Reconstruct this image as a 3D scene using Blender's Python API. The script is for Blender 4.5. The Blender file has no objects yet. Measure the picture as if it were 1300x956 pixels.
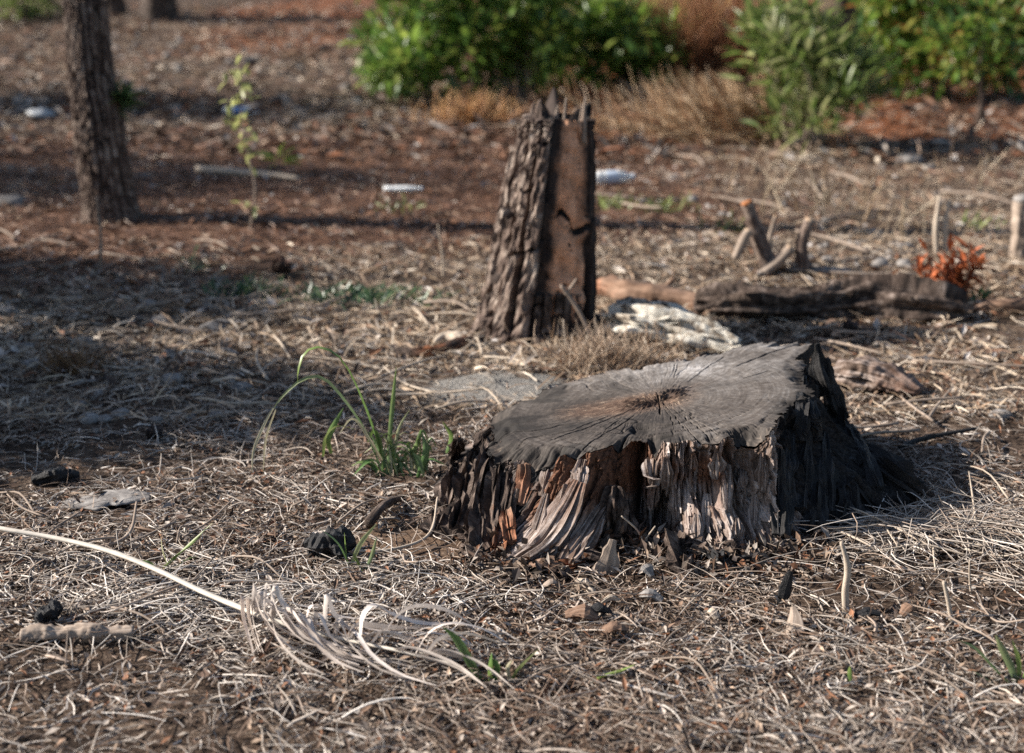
import bpy, math, random
import numpy as np
from mathutils import Vector

random.seed(7)
rng = np.random.default_rng(7)
scene = bpy.context.scene
COL = scene.collection
R = math.radians

# ------------------------------------------------------------------ camera, world, sun, exposure
H, F, PX, PY = 1.14, 1805.6, 650.0, 433.5          # camera height, focal length and optical centre in photo pixels
PITCH = math.atan(493.5 / F)
cam_d = bpy.data.cameras.new("camera")
cam = bpy.data.objects.new("camera", cam_d); COL.objects.link(cam)
cam.location = (0, 0, H); cam.rotation_euler = (math.pi / 2 - PITCH, 0, 0)
cam_d.sensor_fit = 'HORIZONTAL'; cam_d.sensor_width = 36.0
cam_d.lens = F / 1300 * 36
cam_d.shift_y = -(478 - PY) / 1300
cam_d.clip_start = 0.05; cam_d.clip_end = 2000
cam_d.dof.use_dof = True; cam_d.dof.focus_distance = 2.78; cam_d.dof.aperture_fstop = 2.6
scene.camera = cam

SUN_EL, SUN_AZ = 31.0, 277.0                        # azimuth clockwise from +Y: the sun stands to the left
world = bpy.data.worlds.new("World"); scene.world = world; world.use_nodes = True
wn = world.node_tree
sky = wn.nodes.new("ShaderNodeTexSky"); sky.sky_type = 'NISHITA'; sky.sun_disc = False
sky.sun_elevation = R(SUN_EL); sky.sun_rotation = R(SUN_AZ)
bg = wn.nodes["Background"]; bg.inputs[1].default_value = 0.062
wn.links.new(sky.outputs[0], bg.inputs[0])
sun_d = bpy.data.lights.new("sun", 'SUN'); sun_d.energy = 5.0; sun_d.angle = R(0.55); sun_d.color = (1.0, 0.92, 0.82)
sun = bpy.data.objects.new("sun", sun_d); COL.objects.link(sun)
to_sun = Vector((math.sin(R(SUN_AZ)) * math.cos(R(SUN_EL)), math.cos(R(SUN_AZ)) * math.cos(R(SUN_EL)), math.sin(R(SUN_EL))))
sun.rotation_euler = (-to_sun).to_track_quat('-Z', 'Y').to_euler(); sun.location = to_sun * 30
scene.view_settings.view_transform = 'Standard'; scene.view_settings.look = 'None'
scene.view_settings.gamma = 1.0; scene.view_settings.use_curve_mapping = False
scene.view_settings.exposure = 1.18
scene.cycles.use_denoising = False
scene.cycles.max_bounces = 6

# ------------------------------------------------------------------ noise
def _hash(ix, iy, iz):
    h = (ix.astype(np.int64) * 374761393 + iy.astype(np.int64) * 668265263 + iz.astype(np.int64) * 2147483647) & 0xffffffff
    h = ((h ^ (h >> 13)) * 1274126177) & 0xffffffff
    h = (h ^ (h >> 16)) & 0xffffffff
    return h.astype(np.float64) / 4294967295.0 * 2 - 1

def vnoise(x, y, z):
    x, y, z = np.broadcast_arrays(np.asarray(x, float), np.asarray(y, float), np.asarray(z, float))
    fx, fy, fz = np.floor(x), np.floor(y), np.floor(z)
    u, v, w = x - fx, y - fy, z - fz
    u = u * u * (3 - 2 * u); v = v * v * (3 - 2 * v); w = w * w * (3 - 2 * w)
    r = 0
    for dx in (0, 1):
        for dy in (0, 1):
            for dz in (0, 1):
                r = r + _hash(fx + dx, fy + dy, fz + dz) * (u if dx else 1 - u) * (v if dy else 1 - v) * (w if dz else 1 - w)
    return r

def fbm(x, y, z=0.0, o=3):
    a, s, t = 1.0, 0.0, 0.0
    for i in range(o):
        k = 2.03 ** i
        s = s + a * vnoise(np.asarray(x) * k + 17.3 * i, np.asarray(y) * k - 9.1 * i, np.asarray(z) * k + 5.7 * i); t += a; a *= 0.52
    return s / t

def sstep(a, b, x):
    t = np.clip((np.asarray(x, float) - a) / (b - a), 0, 1); return t * t * (3 - 2 * t)

# ------------------------------------------------------------------ terrain
def hgt(x, y):
    x = np.asarray(x, float); y = np.asarray(y, float)
    z = 0.024 * fbm(x * 0.9, y * 0.9, 3.3, 2) + 0.015 * fbm(x * 4, y * 4, 8.1, 3)
    z = z * (1 - 0.6 * np.exp(-(((x - 0.33) / 0.8) ** 2 + ((y - 2.95) / 0.6) ** 2)))
    d = np.maximum(y - 10.5, 0)
    z = z + 0.060 * d * sstep(0, 6, d) * np.where(d < 40, 1, 40 / np.maximum(d, 1))
    z = z + 0.10 * np.exp(-(((x + 2.6) / 1.6) ** 2 + ((y - 12.5) / 1.6) ** 2))
    z = z + 0.035 * np.exp(-(((x + 0.02) / 0.19) ** 2 + ((y - 3.72) / 0.09) ** 2))
    return z

CP, SP = math.cos(PITCH), math.sin(PITCH)
def ray(px, py):
    a, b = (px - PX) / F, -(py - PY) / F
    return np.array([a, CP + b * SP, -SP + b * CP])
def G(px, py, lift=0.0):
    d = ray(px, py); z = 0.0
    for _ in range(40):
        t = (z - H) / d[2]; p = d * t; z = 0.5 * z + 0.5 * float(hgt(p[0], p[1]))
    return np.array([p[0], p[1], z + lift])
def P(px, py, Y):
    d = ray(px, py); t = Y / d[1]
    return np.array([d[0] * t, Y, H + d[2] * t])
def scale_at(p):                                    # photo pixels per metre at a point
    return F / (p[1] * CP + (H - p[2]) * SP)

# ------------------------------------------------------------------ object helpers
ORG = {}
def _link(o, parent=None):
    COL.objects.link(o)
    if parent is not None: o.parent = parent
    return o
def tag(o, label=None, cat=None, group=None, kind=None):
    if label: o['label'] = label
    if cat: o['category'] = cat
    if group: o['group'] = group
    if kind: o['kind'] = kind
    return o
def thing(name, label, cat, loc, group=None):
    o = bpy.data.objects.new(name, None); o.empty_display_size = 0.05
    o.location = tuple(float(v) for v in loc); _link(o); ORG[o.name] = np.array(loc, float)
    return tag(o, label, cat, group)
def npmesh(name, V, Fc, mat=None, smooth=True, attrs=None):
    V = np.asarray(V, np.float32).reshape(-1, 3); Fc = np.asarray(Fc, np.int32)
    me = bpy.data.meshes.new(name)
    n, k = Fc.shape
    me.vertices.add(len(V)); me.vertices.foreach_set("co", V.ravel())
    me.loops.add(n * k); me.loops.foreach_set("vertex_index", Fc.ravel())
    me.polygons.add(n); me.polygons.foreach_set("loop_start", np.arange(0, n * k, k, dtype=np.int32))
    me.update(calc_edges=True)
    me.polygons.foreach_set("use_smooth", np.full(n, smooth, dtype=bool))
    for an, av in (attrs or {}).items():
        av = np.asarray(av, np.float32)
        if av.ndim == 1:
            me.attributes.new(an, 'FLOAT', 'POINT').data.foreach_set("value", av)
        elif an == 'col':
            c = np.ones((len(av), 4), np.float32); c[:, :3] = av
            me.attributes.new(an, 'FLOAT_COLOR', 'POINT').data.foreach_set("color", c.ravel())
        else:
            me.attributes.new(an, 'FLOAT_VECTOR', 'POINT').data.foreach_set("vector", av.ravel())
    if mat: me.materials.append(mat)
    return me
def obj(name, geo, mat, parent=None, smooth=True, loc=None):
    """geo = (V, F, attrs) in world coordinates; linked as one mesh object under parent (or with its own origin loc)."""
    V, Fc, at = geo
    org = ORG[parent.name] if parent is not None else (np.zeros(3) if loc is None else np.array(loc, float))
    me = npmesh(name, np.asarray(V) - org, Fc, mat, smooth, at)
    o = bpy.data.objects.new(name, me); _link(o, parent)
    if parent is None: o.location = tuple(org)
    ORG[o.name] = org
    return o
def join(gs):
    V, Fs, n, at = [], [], 0, {}
    keys = set().union(*[set(g[2]) for g in gs])
    for v, f, a in gs:
        V.append(v); Fs.append(np.asarray(f) + n); n += len(v)
        for k in keys: at.setdefault(k, []).append(a[k])
    return np.concatenate(V), np.concatenate(Fs), {k: np.concatenate(v) for k, v in at.items()}

# ------------------------------------------------------------------ shapes
def resample(pts, vals, n):
    """Catmull-Rom through pts (k,3) and interpolated vals, n samples."""
    pts = np.asarray(pts, float); k = len(pts)
    if k == 2: pts = np.array([pts[0], (pts[0] + pts[1]) / 2, pts[1]]); vals = [vals[0], (vals[0] + vals[1]) / 2, vals[1]]; k = 3
    e = np.vstack([2 * pts[0] - pts[1], pts, 2 * pts[-1] - pts[-2]])
    t = np.linspace(0, k - 1 - 1e-6, n); i = t.astype(int); u = (t - i)[:, None]
    p0, p1, p2, p3 = e[i], e[i + 1], e[i + 2], e[i + 3]
    c = 0.5 * ((2 * p1) + (-p0 + p2) * u + (2 * p0 - 5 * p1 + 4 * p2 - p3) * u ** 2 + (-p0 + 3 * p1 - 3 * p2 + p3) * u ** 3)
    return c, np.interp(t, np.arange(k), vals)
def frames(c):
    T = np.gradient(c, axis=0); T /= np.linalg.norm(T, axis=1)[:, None] + 1e-9
    ref = np.array([0, 0, 1.0]) if abs(T[len(T) // 2][2]) < 0.8 else np.array([0, 1.0, 0])
    N = np.cross(T, ref); N /= np.linalg.norm(N, axis=1)[:, None] + 1e-9
    B = np.cross(N, T)
    return T, N, B
def quads(nr, nc, wrap=True):
    i = np.arange(nr - 1)[:, None]; j = np.arange(nc if wrap else nc - 1)[None, :]; j2 = (j + 1) % nc
    return np.stack([i * nc + j, i * nc + j2, (i + 1) * nc + j2, (i + 1) * nc + j], -1).reshape(-1, 4)
def gnarly(pts, radii, nr=24, nc=14, amp=0.25, freq=14, groove=0.2, gfreq=5, flat=(1, 1), seed=0.0, col=None, char=None, warm=None, taper=(0.35, 0.35), jag=0.0):
    """tube along a path with lumps and grooves along the grain: limbs, roots, logs, bark lumps, sticks"""
    c, r = resample(pts, radii, nr)
    T, N, B = frames(c)
    seglen = np.concatenate([[0], np.cumsum(np.linalg.norm(np.diff(c, axis=0), axis=1))])
    a = np.linspace(0, 2 * np.pi, nc, endpoint=False)
    ca, sa = np.cos(a)[None, :], np.sin(a)[None, :]
    rr = r[:, None] * np.ones((1, nc))
    s = seglen[:, None]
    g = fbm(ca * gfreq * 0.5 + seed, sa * gfreq * 0.5, s * freq * 0.25 + seed, 2)
    base = c[:, None, :] + (N[:, None, :] * (ca * flat[0])[..., None] + B[:, None, :] * (sa * flat[1])[..., None]) * rr[..., None]
    l = fbm(base[..., 0] * freq + seed * 3.1, base[..., 1] * freq, base[..., 2] * freq, 3)
    rr = rr * (1 + groove * g + amp * l)
    off = N[:, None, :] * (ca * flat[0])[..., None] + B[:, None, :] * (sa * flat[1])[..., None]
    V = c[:, None, :] + off * rr[..., None]
    if jag:
        j = fbm(ca * 3 + seed, sa * 3, seed, 2)[0] * jag
        V[-1] += T[-1][None, :] * j[:, None]; V[-2] += T[-2][None, :] * j[:, None] * 0.8
    V = V.reshape(-1, 3)
    Fq = quads(nr, nc)
    n0 = len(V)
    ends = np.array([c[0] - T[0] * r[0] * taper[0], c[-1] + T[-1] * r[-1] * taper[1]])
    V = np.vstack([V, ends])
    k = np.arange(nc); k2 = (k + 1) % nc
    cap0 = np.stack([k2, k, np.full(nc, n0), np.full(nc, n0)], -1); cap1 = np.stack([(nr - 1) * nc + k, (nr - 1) * nc + k2, np.full(nc, n0 + 1), np.full(nc, n0 + 1)], -1)
    # caps as quads with a repeated centre would be degenerate: split into small fans using pairs
    cap0 = np.stack([k2[::2], k[::2], np.full(len(k[::2]), n0), k2[1::2] if nc % 2 == 0 else k2[::2]], -1) if nc % 2 == 0 else cap0
    cap0 = np.stack([(k[::2] + 2) % nc, (k[::2] + 1) % nc, k[::2], np.full(len(k[::2]), n0)], -1)
    cap1 = np.stack([(nr - 1) * nc + k[::2], (nr - 1) * nc + (k[::2] + 1) % nc, (nr - 1) * nc + (k[::2] + 2) % nc, np.full(len(k[::2]), n0 + 1)], -1)
    Fq = np.vstack([Fq, cap0, cap1])
    fl = np.stack([np.broadcast_to(ca * 0.05 + seed, rr.shape), np.broadcast_to(sa * 0.05, rr.shape), np.broadcast_to(s, rr.shape)], -1).reshape(-1, 3)
    fl = np.vstack([fl, [[seed, 0, seglen[0]], [seed, 0, seglen[-1]]]])
    at = {'flow': fl}
    for nm, v in (('char', char), ('warm', warm)):
        if v is not None:
            arr = np.interp(np.linspace(0, 1, nr), np.linspace(0, 1, len(v)), v)[:, None] * np.ones((1, nc))
            at[nm] = np.concatenate([arr.ravel(), [arr[0, 0], arr[-1, 0]]])
    if col is not None: at['col'] = np.tile(np.asarray(col, float), (len(V), 1))
    return V, Fq, at
def ribbon(pts, w, n=12, fold=0.25, twist=0.0, roll=0.0, col=(0.5, 0.5, 0.4), col2=None, tip=0.08, basew=0.5):
    """a blade or leaflet: three verts across, folded along the middle"""
    c, _ = resample(pts, np.zeros(len(pts)), n)
    T, N, B = frames(c)
    t = np.linspace(0, 1, n)
    a = roll + twist * t
    S = N * np.cos(a)[:, None] + B * np.sin(a)[:, None]; U = np.cross(S, T)
    ww = w * (basew + (1 - basew) * np.sin(np.clip(t * 2.2, 0, 1) * np.pi / 2)) * (tip + (1 - tip) * np.clip((1 - t) * 2.6, 0, 1) ** 0.8)
    L = c - S * ww[:, None] / 2 + U * (ww * fold)[:, None]; Rr = c + S * ww[:, None] / 2 + U * (ww * fold)[:, None]
    V = np.stack([L, c, Rr], 1).reshape(-1, 3)
    cc = np.asarray(col)[None, :] * np.ones((n, 1)) if col2 is None else np.asarray(col)[None] * (1 - t)[:, None] + np.asarray(col2)[None] * t[:, None]
    return V, quads(n, 3, False), {'col': np.repeat(cc, 3, 0)}
def leaf_shape(L, W, nseg=5, droop=0.25, fold=0.2):
    t = np.linspace(0, 1, nseg); w = W * np.sin(np.pi * np.clip(t * 0.96 + 0.02, 0, 1) ** 0.85)
    z = -droop * L * t ** 2
    V = np.stack([np.stack([-w / 2, t * L, z + fold * w], -1), np.stack([0 * t, t * L, z], -1), np.stack([w / 2, t * L, z + fold * w], -1)], 1).reshape(-1, 3)
    return V, quads(nseg, 3, False)
def scatter_leaves(pos, dirs, L, W, col, nseg=4, droop=0.25, fold=0.2, roll=None):
    """many leaves in one geometry; pos, dirs (n,3); L, W (n,)"""
    n = len(pos); V0, F0 = leaf_shape(1, 1, nseg, droop, fold)
    D = dirs / (np.linalg.norm(dirs, axis=1)[:, None] + 1e-9)
    up = np.array([0, 0, 1.0]) + rng.normal(0, 0.35, (n, 3))
    X = np.cross(D, up); X /= np.linalg.norm(X, axis=1)[:, None] + 1e-9
    Z = np.cross(X, D)
    V = pos[:, None, :] + X[:, None, :] * (V0[None, :, 0] * W[:, None])[..., None] + D[:, None, :] * (V0[None, :, 1] * L[:, None])[..., None] + Z[:, None, :] * (V0[None, :, 2] * L[:, None] * 0.5)[..., None]
    Fq = (F0[None] + (np.arange(n) * len(V0))[:, None, None]).reshape(-1, 4)
    return V.reshape(-1, 3), Fq, {'col': np.repeat(col, len(V0), 0)}
def strands(pos, phi, L, w, lift, arch, curl, S, sides, col, tipcol=None):
    """n curved straws lying on (or standing in) the ground; pos (n,3)"""
    n = len(pos); t = np.linspace(0, 1, S + 1)
    head = phi[:, None] + curl[:, None] * (t - 0.5)[None] * 2 + 0.35 * np.sin(t[None] * 6 + phi[:, None] * 7) * (np.abs(curl)[:, None] > 0.2)
    flat = np.sqrt(np.clip(1 - np.minimum(np.abs(lift), 0.98) ** 2, 0.02, 1))
    step = L[:, None] / S
    dx = np.cos(head) * step * flat[:, None]; dy = np.sin(head) * step * flat[:, None]
    X = pos[:, 0:1] + np.concatenate([np.zeros((n, 1)), np.cumsum(dx[:, :-1], 1)], 1)
    Y = pos[:, 1:2] + np.concatenate([np.zeros((n, 1)), np.cumsum(dy[:, :-1], 1)], 1)
    Z = pos[:, 2:3] + lift[:, None] * L[:, None] * t[None] + arch[:, None] * L[:, None] * (4 * t * (1 - t))[None]
    ground = hgt(X, Y); Z = np.maximum(Z, ground + 0.001)
    c = np.stack([X, Y, Z], -1)
    T = np.gradient(c, axis=1); T /= np.linalg.norm(T, axis=2)[..., None] + 1e-9
    ref = np.array([0, 0, 1.0]) + rng.normal(0, 0.5, (n, 1, 3))
    N = np.cross(T, ref); N /= np.linalg.norm(N, axis=2)[..., None] + 1e-9
    prof = (0.35 + 0.65 * np.clip((1 - t) * 3, 0, 1))[None] * w[:, None]
    if sides == 2:
        V = np.stack([c - N * prof[..., None] / 2, c + N * prof[..., None] / 2], 2)
        q = quads(S + 1, 2, False)
        per = 2 * (S + 1)
    else:
        B = np.cross(N, T)
        a = np.arange(3) * 2 * np.pi / 3
        V = c[:, :, None, :] + (N[:, :, None, :] * np.cos(a)[None, None, :, None] + B[:, :, None, :] * np.sin(a)[None, None, :, None]) * (prof / 2)[:, :, None, None]
        q = quads(S + 1, 3, True); per = 3 * (S + 1)
    Fq = (q[None] + (np.arange(n) * per)[:, None, None]).reshape(-1, 4)
    return V.reshape(-1, 3), Fq, {'col': np.repeat(col, per, 0)}
def lathe(prof, base, axis, nc=20, col=(0.8, 0.8, 0.8)):
    axis = np.asarray(axis, float); axis /= np.linalg.norm(axis)
    N = np.cross(axis, [0.3, 0.2, 0.9]); N /= np.linalg.norm(N); B = np.cross(axis, N)
    a = np.linspace(0, 2 * np.pi, nc, endpoint=False)
    V = np.array([np.asarray(base) + axis * h + (N * math.cos(t) + B * math.sin(t)) * r for r, h in prof for t in a])
    return V, quads(len(prof), nc), {'col': np.tile(np.asarray(col, float), (len(V), 1))}
def icolump(center, rad, amp=0.3, freq=3.0, seed=0.0, nu=14, nv=9, char=None, col=None):
    v = np.linspace(0.02, np.pi - 0.02, nv); u = np.linspace(0, 2 * np.pi, nu, endpoint=False)
    d = np.stack([np.sin(v)[:, None] * np.cos(u), np.sin(v)[:, None] * np.sin(u), np.cos(v)[:, None] * np.ones(nu)], -1)
    k = 1 + amp * fbm(d[..., 0] * freq + seed, d[..., 1] * freq, d[..., 2] * freq + seed * 2, 3)
    V = (np.asarray(center) + d * k[..., None] * np.asarray(rad)).reshape(-1, 3)
    at = {'flow': (d * 0.05).reshape(-1, 3) + seed}
    if char is not None: at['char'] = np.full(len(V), float(char))
    if col is not None: at['col'] = np.tile(np.asarray(col, float), (len(V), 1))
    return V, quads(nv, nu), at

# ------------------------------------------------------------------ materials
def new_mat(name):
    m = bpy.data.materials.new(name); m.use_nodes = True
    nt = m.node_tree; return m, nt, nt.nodes["Principled BSDF"], nt.nodes["Material Output"]
def nd(nt, t, **kw):
    n = nt.nodes.new(t)
    for k, v in kw.items(): setattr(n, k, v)
    return n
def ramp(nt, stops):
    r = nd(nt, "ShaderNodeValToRGB"); cr = r.color_ramp
    while len(cr.elements) < len(stops): cr.elements.new(0.5)
    for e, (p, c) in zip(cr.elements, stops): e.position = p; e.color = (*c, 1)
    return r
def noise(nt, vec, scale, detail=4, rough=0.6, dist=0.0):
    n = nd(nt, "ShaderNodeTexNoise"); n.inputs['Scale'].default_value = scale; n.inputs['Detail'].default_value = detail
    n.inputs['Roughness'].default_value = rough; n.inputs['Distortion'].default_value = dist
    nt.links.new(vec, n.inputs['Vector']); return n
def mixc(nt, fac, a, b, mode='MIX'):
    m = nd(nt, "ShaderNodeMix", data_type='RGBA', blend_type=mode)
    if isinstance(fac, (int, float)): m.inputs[0].default_value = fac
    else: nt.links.new(fac, m.inputs[0])
    for i, c in ((6, a), (7, b)):
        if isinstance(c, tuple): m.inputs[i].default_value = (*c, 1)
        else: nt.links.new(c, m.inputs[i])
    return m.outputs[2]
def mapr(nt, val, a, b, c=0.0, d=1.0):
    m = nd(nt, "ShaderNodeMapRange"); nt.links.new(val, m.inputs[0])
    for i, v in enumerate((a, b, c, d)): m.inputs[i + 1].default_value = v
    return m.outputs[0]
def math_n(nt, op, a, b):
    m = nd(nt, "ShaderNodeMath", operation=op)
    for i, v in enumerate((a, b)):
        if isinstance(v, (int, float)): m.inputs[i].default_value = v
        else: nt.links.new(v, m.inputs[i])
    return m.outputs[0]
def bump(nt, bsdf, h, strength, dist):
    b = nd(nt, "ShaderNodeBump"); b.inputs['Strength'].default_value = strength; b.inputs['Distance'].default_value = dist
    nt.links.new(h, b.inputs['Height']); nt.links.new(b.outputs[0], bsdf.inputs['Normal'])
def attr(nt, name, out='Vector'):
    a = nd(nt, "ShaderNodeAttribute"); a.attribute_name = name; return a.outputs[out]

def mat_col(name, rough=0.7, var=0.35, scale=60, spec=0.3, transl=0.0):
    """colour carried by the pieces themselves, varied by fine grain"""
    m, nt, b, out = new_mat(name)
    tc = nd(nt, "ShaderNodeTexCoord")
    n = noise(nt, tc.outputs['Object'], scale, 3)
    v = mapr(nt, n.outputs[0], 0.3, 0.7, 1 - var, 1 + var)
    c = nd(nt, "ShaderNodeVectorMath", operation='SCALE'); nt.links.new(attr(nt, 'col', 'Color'), c.inputs[0]); nt.links.new(v, c.inputs['Scale'])
    nt.links.new(c.outputs[0], b.inputs['Base Color'])
    b.inputs['Roughness'].default_value = rough; b.inputs['Specular IOR Level'].default_value = spec
    if transl:
        tr = nd(nt, "ShaderNodeBsdfTranslucent"); nt.links.new(c.outputs[0], tr.inputs[0])
        ms = nd(nt, "ShaderNodeMixShader"); ms.inputs[0].default_value = transl
        nt.links.new(b.outputs[0], ms.inputs[1]); nt.links.new(tr.outputs[0], ms.inputs[2]); nt.links.new(ms.outputs[0], out.inputs[0])
    return m
def mat_wood(name, stops, warm=(0.33, 0.13, 0.05), char=(0.011, 0.010, 0.010), across=70.0, along=6.0, patch=9.0, bstr=0.6, bdist=0.004, rough=0.85, warmnoise=True, wl=0.16, wh=1.6):
    """weathered wood or bark with streaks along its grain (attribute flow), rotten warm parts and charred and darkened parts where the attributes say so"""
    m, nt, b, out = new_mat(name)
    fl = attr(nt, 'flow')
    mp = nd(nt, "ShaderNodeMapping"); mp.inputs['Scale'].default_value = (across, across, along); nt.links.new(fl, mp.inputs[0])
    n1 = noise(nt, mp.outputs[0], 1.6, 6, 0.65, 0.4)
    tc = nd(nt, "ShaderNodeTexCoord")
    n2 = noise(nt, tc.outputs['Object'], patch, 4, 0.6)
    n3 = noise(nt, tc.outputs['Object'], patch * 14, 4, 0.7)
    f = math_n(nt, 'ADD', math_n(nt, 'MULTIPLY', n1.outputs[0], 0.62), math_n(nt, 'ADD', math_n(nt, 'MULTIPLY', n2.outputs[0], 0.23), math_n(nt, 'MULTIPLY', n3.outputs[0], 0.15)))
    f = math_n(nt, 'ADD', f, math_n(nt, 'MULTIPLY', attr(nt, 'tint', 'Fac'), 0.06))
    c = ramp(nt, stops); nt.links.new(f, c.inputs[0])
    wf = attr(nt, 'warm', 'Fac')
    if warmnoise: wf = mapr(nt, math_n(nt, 'ADD', wf, math_n(nt, 'MULTIPLY', math_n(nt, 'SUBTRACT', n2.outputs[0], 0.5), 1.3)), 0.28, 0.7)
    wc = mixc(nt, mapr(nt, math_n(nt, 'ADD', math_n(nt, 'MULTIPLY', n1.outputs[0], 0.6), math_n(nt, 'MULTIPLY', n3.outputs[0], 0.4)), 0.38, 0.64), tuple(v * wl for v in warm), tuple(v * wh for v in warm))
    c1 = mixc(nt, wf, c.outputs[0], wc)
    cf = mapr(nt, math_n(nt, 'ADD', attr(nt, 'char', 'Fac'), math_n(nt, 'MULTIPLY', math_n(nt, 'SUBTRACT', n1.outputs[0], 0.5), 0.9)), 0.3, 0.62)
    cc = mixc(nt, mapr(nt, n3.outputs[0], 0.45, 0.75), char, tuple(v * 3.2 + 0.012 for v in char))
    c2 = mixc(nt, cf, c1, cc)
    nt.links.new(c2, b.inputs['Base Color'])
    b.inputs['Roughness'].default_value = rough; b.inputs['Specular IOR Level'].default_value = 0.25
    bump(nt, b, math_n(nt, 'ADD', n1.outputs[0], math_n(nt, 'MULTIPLY', n3.outputs[0], 0.4)), bstr, bdist)
    return m

M = {}
M['stump_side'] = mat_wood('weathered_stump_wood', [(0.36, (0.022, 0.016, 0.013)), (0.45, (0.11, 0.075, 0.057)), (0.52, (0.24, 0.19, 0.165)), (0.58, (0.36, 0.31, 0.285)), (0.67, (0.52, 0.475, 0.45))], across=95, along=6, bdist=0.006, warm=(0.15, 0.070, 0.040))
M['bark_dark'] = mat_wood('dark_corky_bark', [(0.38, (0.010, 0.008, 0.007)), (0.47, (0.042, 0.028, 0.022)), (0.55, (0.10, 0.074, 0.060)), (0.64, (0.26, 0.21, 0.185))], across=45, along=22, patch=18, bstr=0.9, bdist=0.006, warm=(0.25, 0.09, 0.035))
M['pine_bark'] = mat_wood('pine_bark_plate', [(0.39, (0.030, 0.020, 0.016)), (0.475, (0.105, 0.072, 0.058)), (0.55, (0.22, 0.17, 0.14)), (0.65, (0.45, 0.385, 0.33))], across=30, along=14, patch=14, bstr=0.7, bdist=0.006)
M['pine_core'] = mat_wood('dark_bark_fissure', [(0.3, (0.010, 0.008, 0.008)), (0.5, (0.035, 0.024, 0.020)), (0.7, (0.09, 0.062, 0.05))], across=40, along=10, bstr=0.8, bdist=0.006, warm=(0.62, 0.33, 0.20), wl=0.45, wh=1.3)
M['burnt_wood'] = mat_wood('burnt_wood', [(0.36, (0.006, 0.006, 0.006)), (0.5, (0.018, 0.017, 0.017)), (0.6, (0.06, 0.058, 0.06)), (0.7, (0.17, 0.165, 0.17))], across=90, along=9, patch=20, bstr=0.9, bdist=0.006, rough=0.65)
M['log_brown'] = mat_wood('brown_log_wood', [(0.3, (0.05, 0.03, 0.022)), (0.46, (0.15, 0.09, 0.06)), (0.6, (0.27, 0.18, 0.13)), (0.75, (0.42, 0.33, 0.27))], across=40, along=6, patch=8, warm=(0.25, 0.10, 0.05))
M['log_white'] = mat_wood('bleached_flaky_wood', [(0.40, (0.04, 0.027, 0.02)), (0.46, (0.32, 0.27, 0.215)), (0.52, (0.66, 0.62, 0.54)), (0.7, (0.82, 0.79, 0.72))], across=30, along=12, patch=20, bstr=0.9, bdist=0.01)
M['stick'] = mat_wood('grey_brown_twig', [(0.3, (0.10, 0.075, 0.058)), (0.5, (0.26, 0.205, 0.165)), (0.7, (0.48, 0.41, 0.35))], across=50, along=10, patch=30, bdist=0.001)
M['pale_stick'] = mat_wood('pale_stick_wood', [(0.3, (0.2, 0.15, 0.11)), (0.5, (0.42, 0.35, 0.28)), (0.7, (0.62, 0.55, 0.46))], across=50, along=10, patch=30, bdist=0.002)
M['cutwood'] = mat_wood('raw_cut_wood', [(0.3, (0.20, 0.12, 0.07)), (0.5, (0.40, 0.29, 0.20)), (0.7, (0.56, 0.46, 0.35))], across=60, along=10, patch=10, bdist=0.002)
M['stone'] = mat_wood('pale_grey_stone', [(0.38, (0.09, 0.082, 0.078)), (0.5, (0.21, 0.195, 0.185)), (0.64, (0.38, 0.36, 0.34))], across=30, along=30, patch=25, bdist=0.004)
M['charcoal'] = mat_wood('charcoal', [(0.3, (0.006, 0.006, 0.007)), (0.55, (0.022, 0.022, 0.024)), (0.75, (0.07, 0.07, 0.075))], across=40, along=30, patch=25, bstr=0.9, bdist=0.006, rough=0.55)
M['straw'] = mat_col('dry_straw', 0.55, 0.25, 40, 0.4, 0.12)
M['frond'] = mat_col('bleached_palm_leaf', 0.5, 0.18, 50, 0.4, 0.15)
M['litter'] = mat_col('litter_flakes', 0.7, 0.35, 60, 0.25)
M['blade'] = mat_col('green_blade', 0.42, 0.2, 20, 0.5, 0.25)
M['leaf'] = mat_col('glossy_leaf', 0.42, 0.25, 14, 0.6, 0.45)
M['deadleaf'] = mat_col('dead_leaf', 0.65, 0.3, 25, 0.3, 0.2)
M['plastic_label'] = mat_col('printed_label', 0.4, 0.1, 40, 0.5)
M['cone'] = mat_col('pine_cone_scale', 0.7, 0.35, 60, 0.3)

def mat_clear():
    m, nt, b, out = new_mat('clear_plastic')
    b.inputs['Base Color'].default_value = (0.84, 0.86, 0.86, 1); b.inputs['Roughness'].default_value = 0.3
    b.inputs['Transmission Weight'].default_value = 0.3; b.inputs['IOR'].default_value = 1.2
    return m
M['clear'] = mat_clear()

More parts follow.
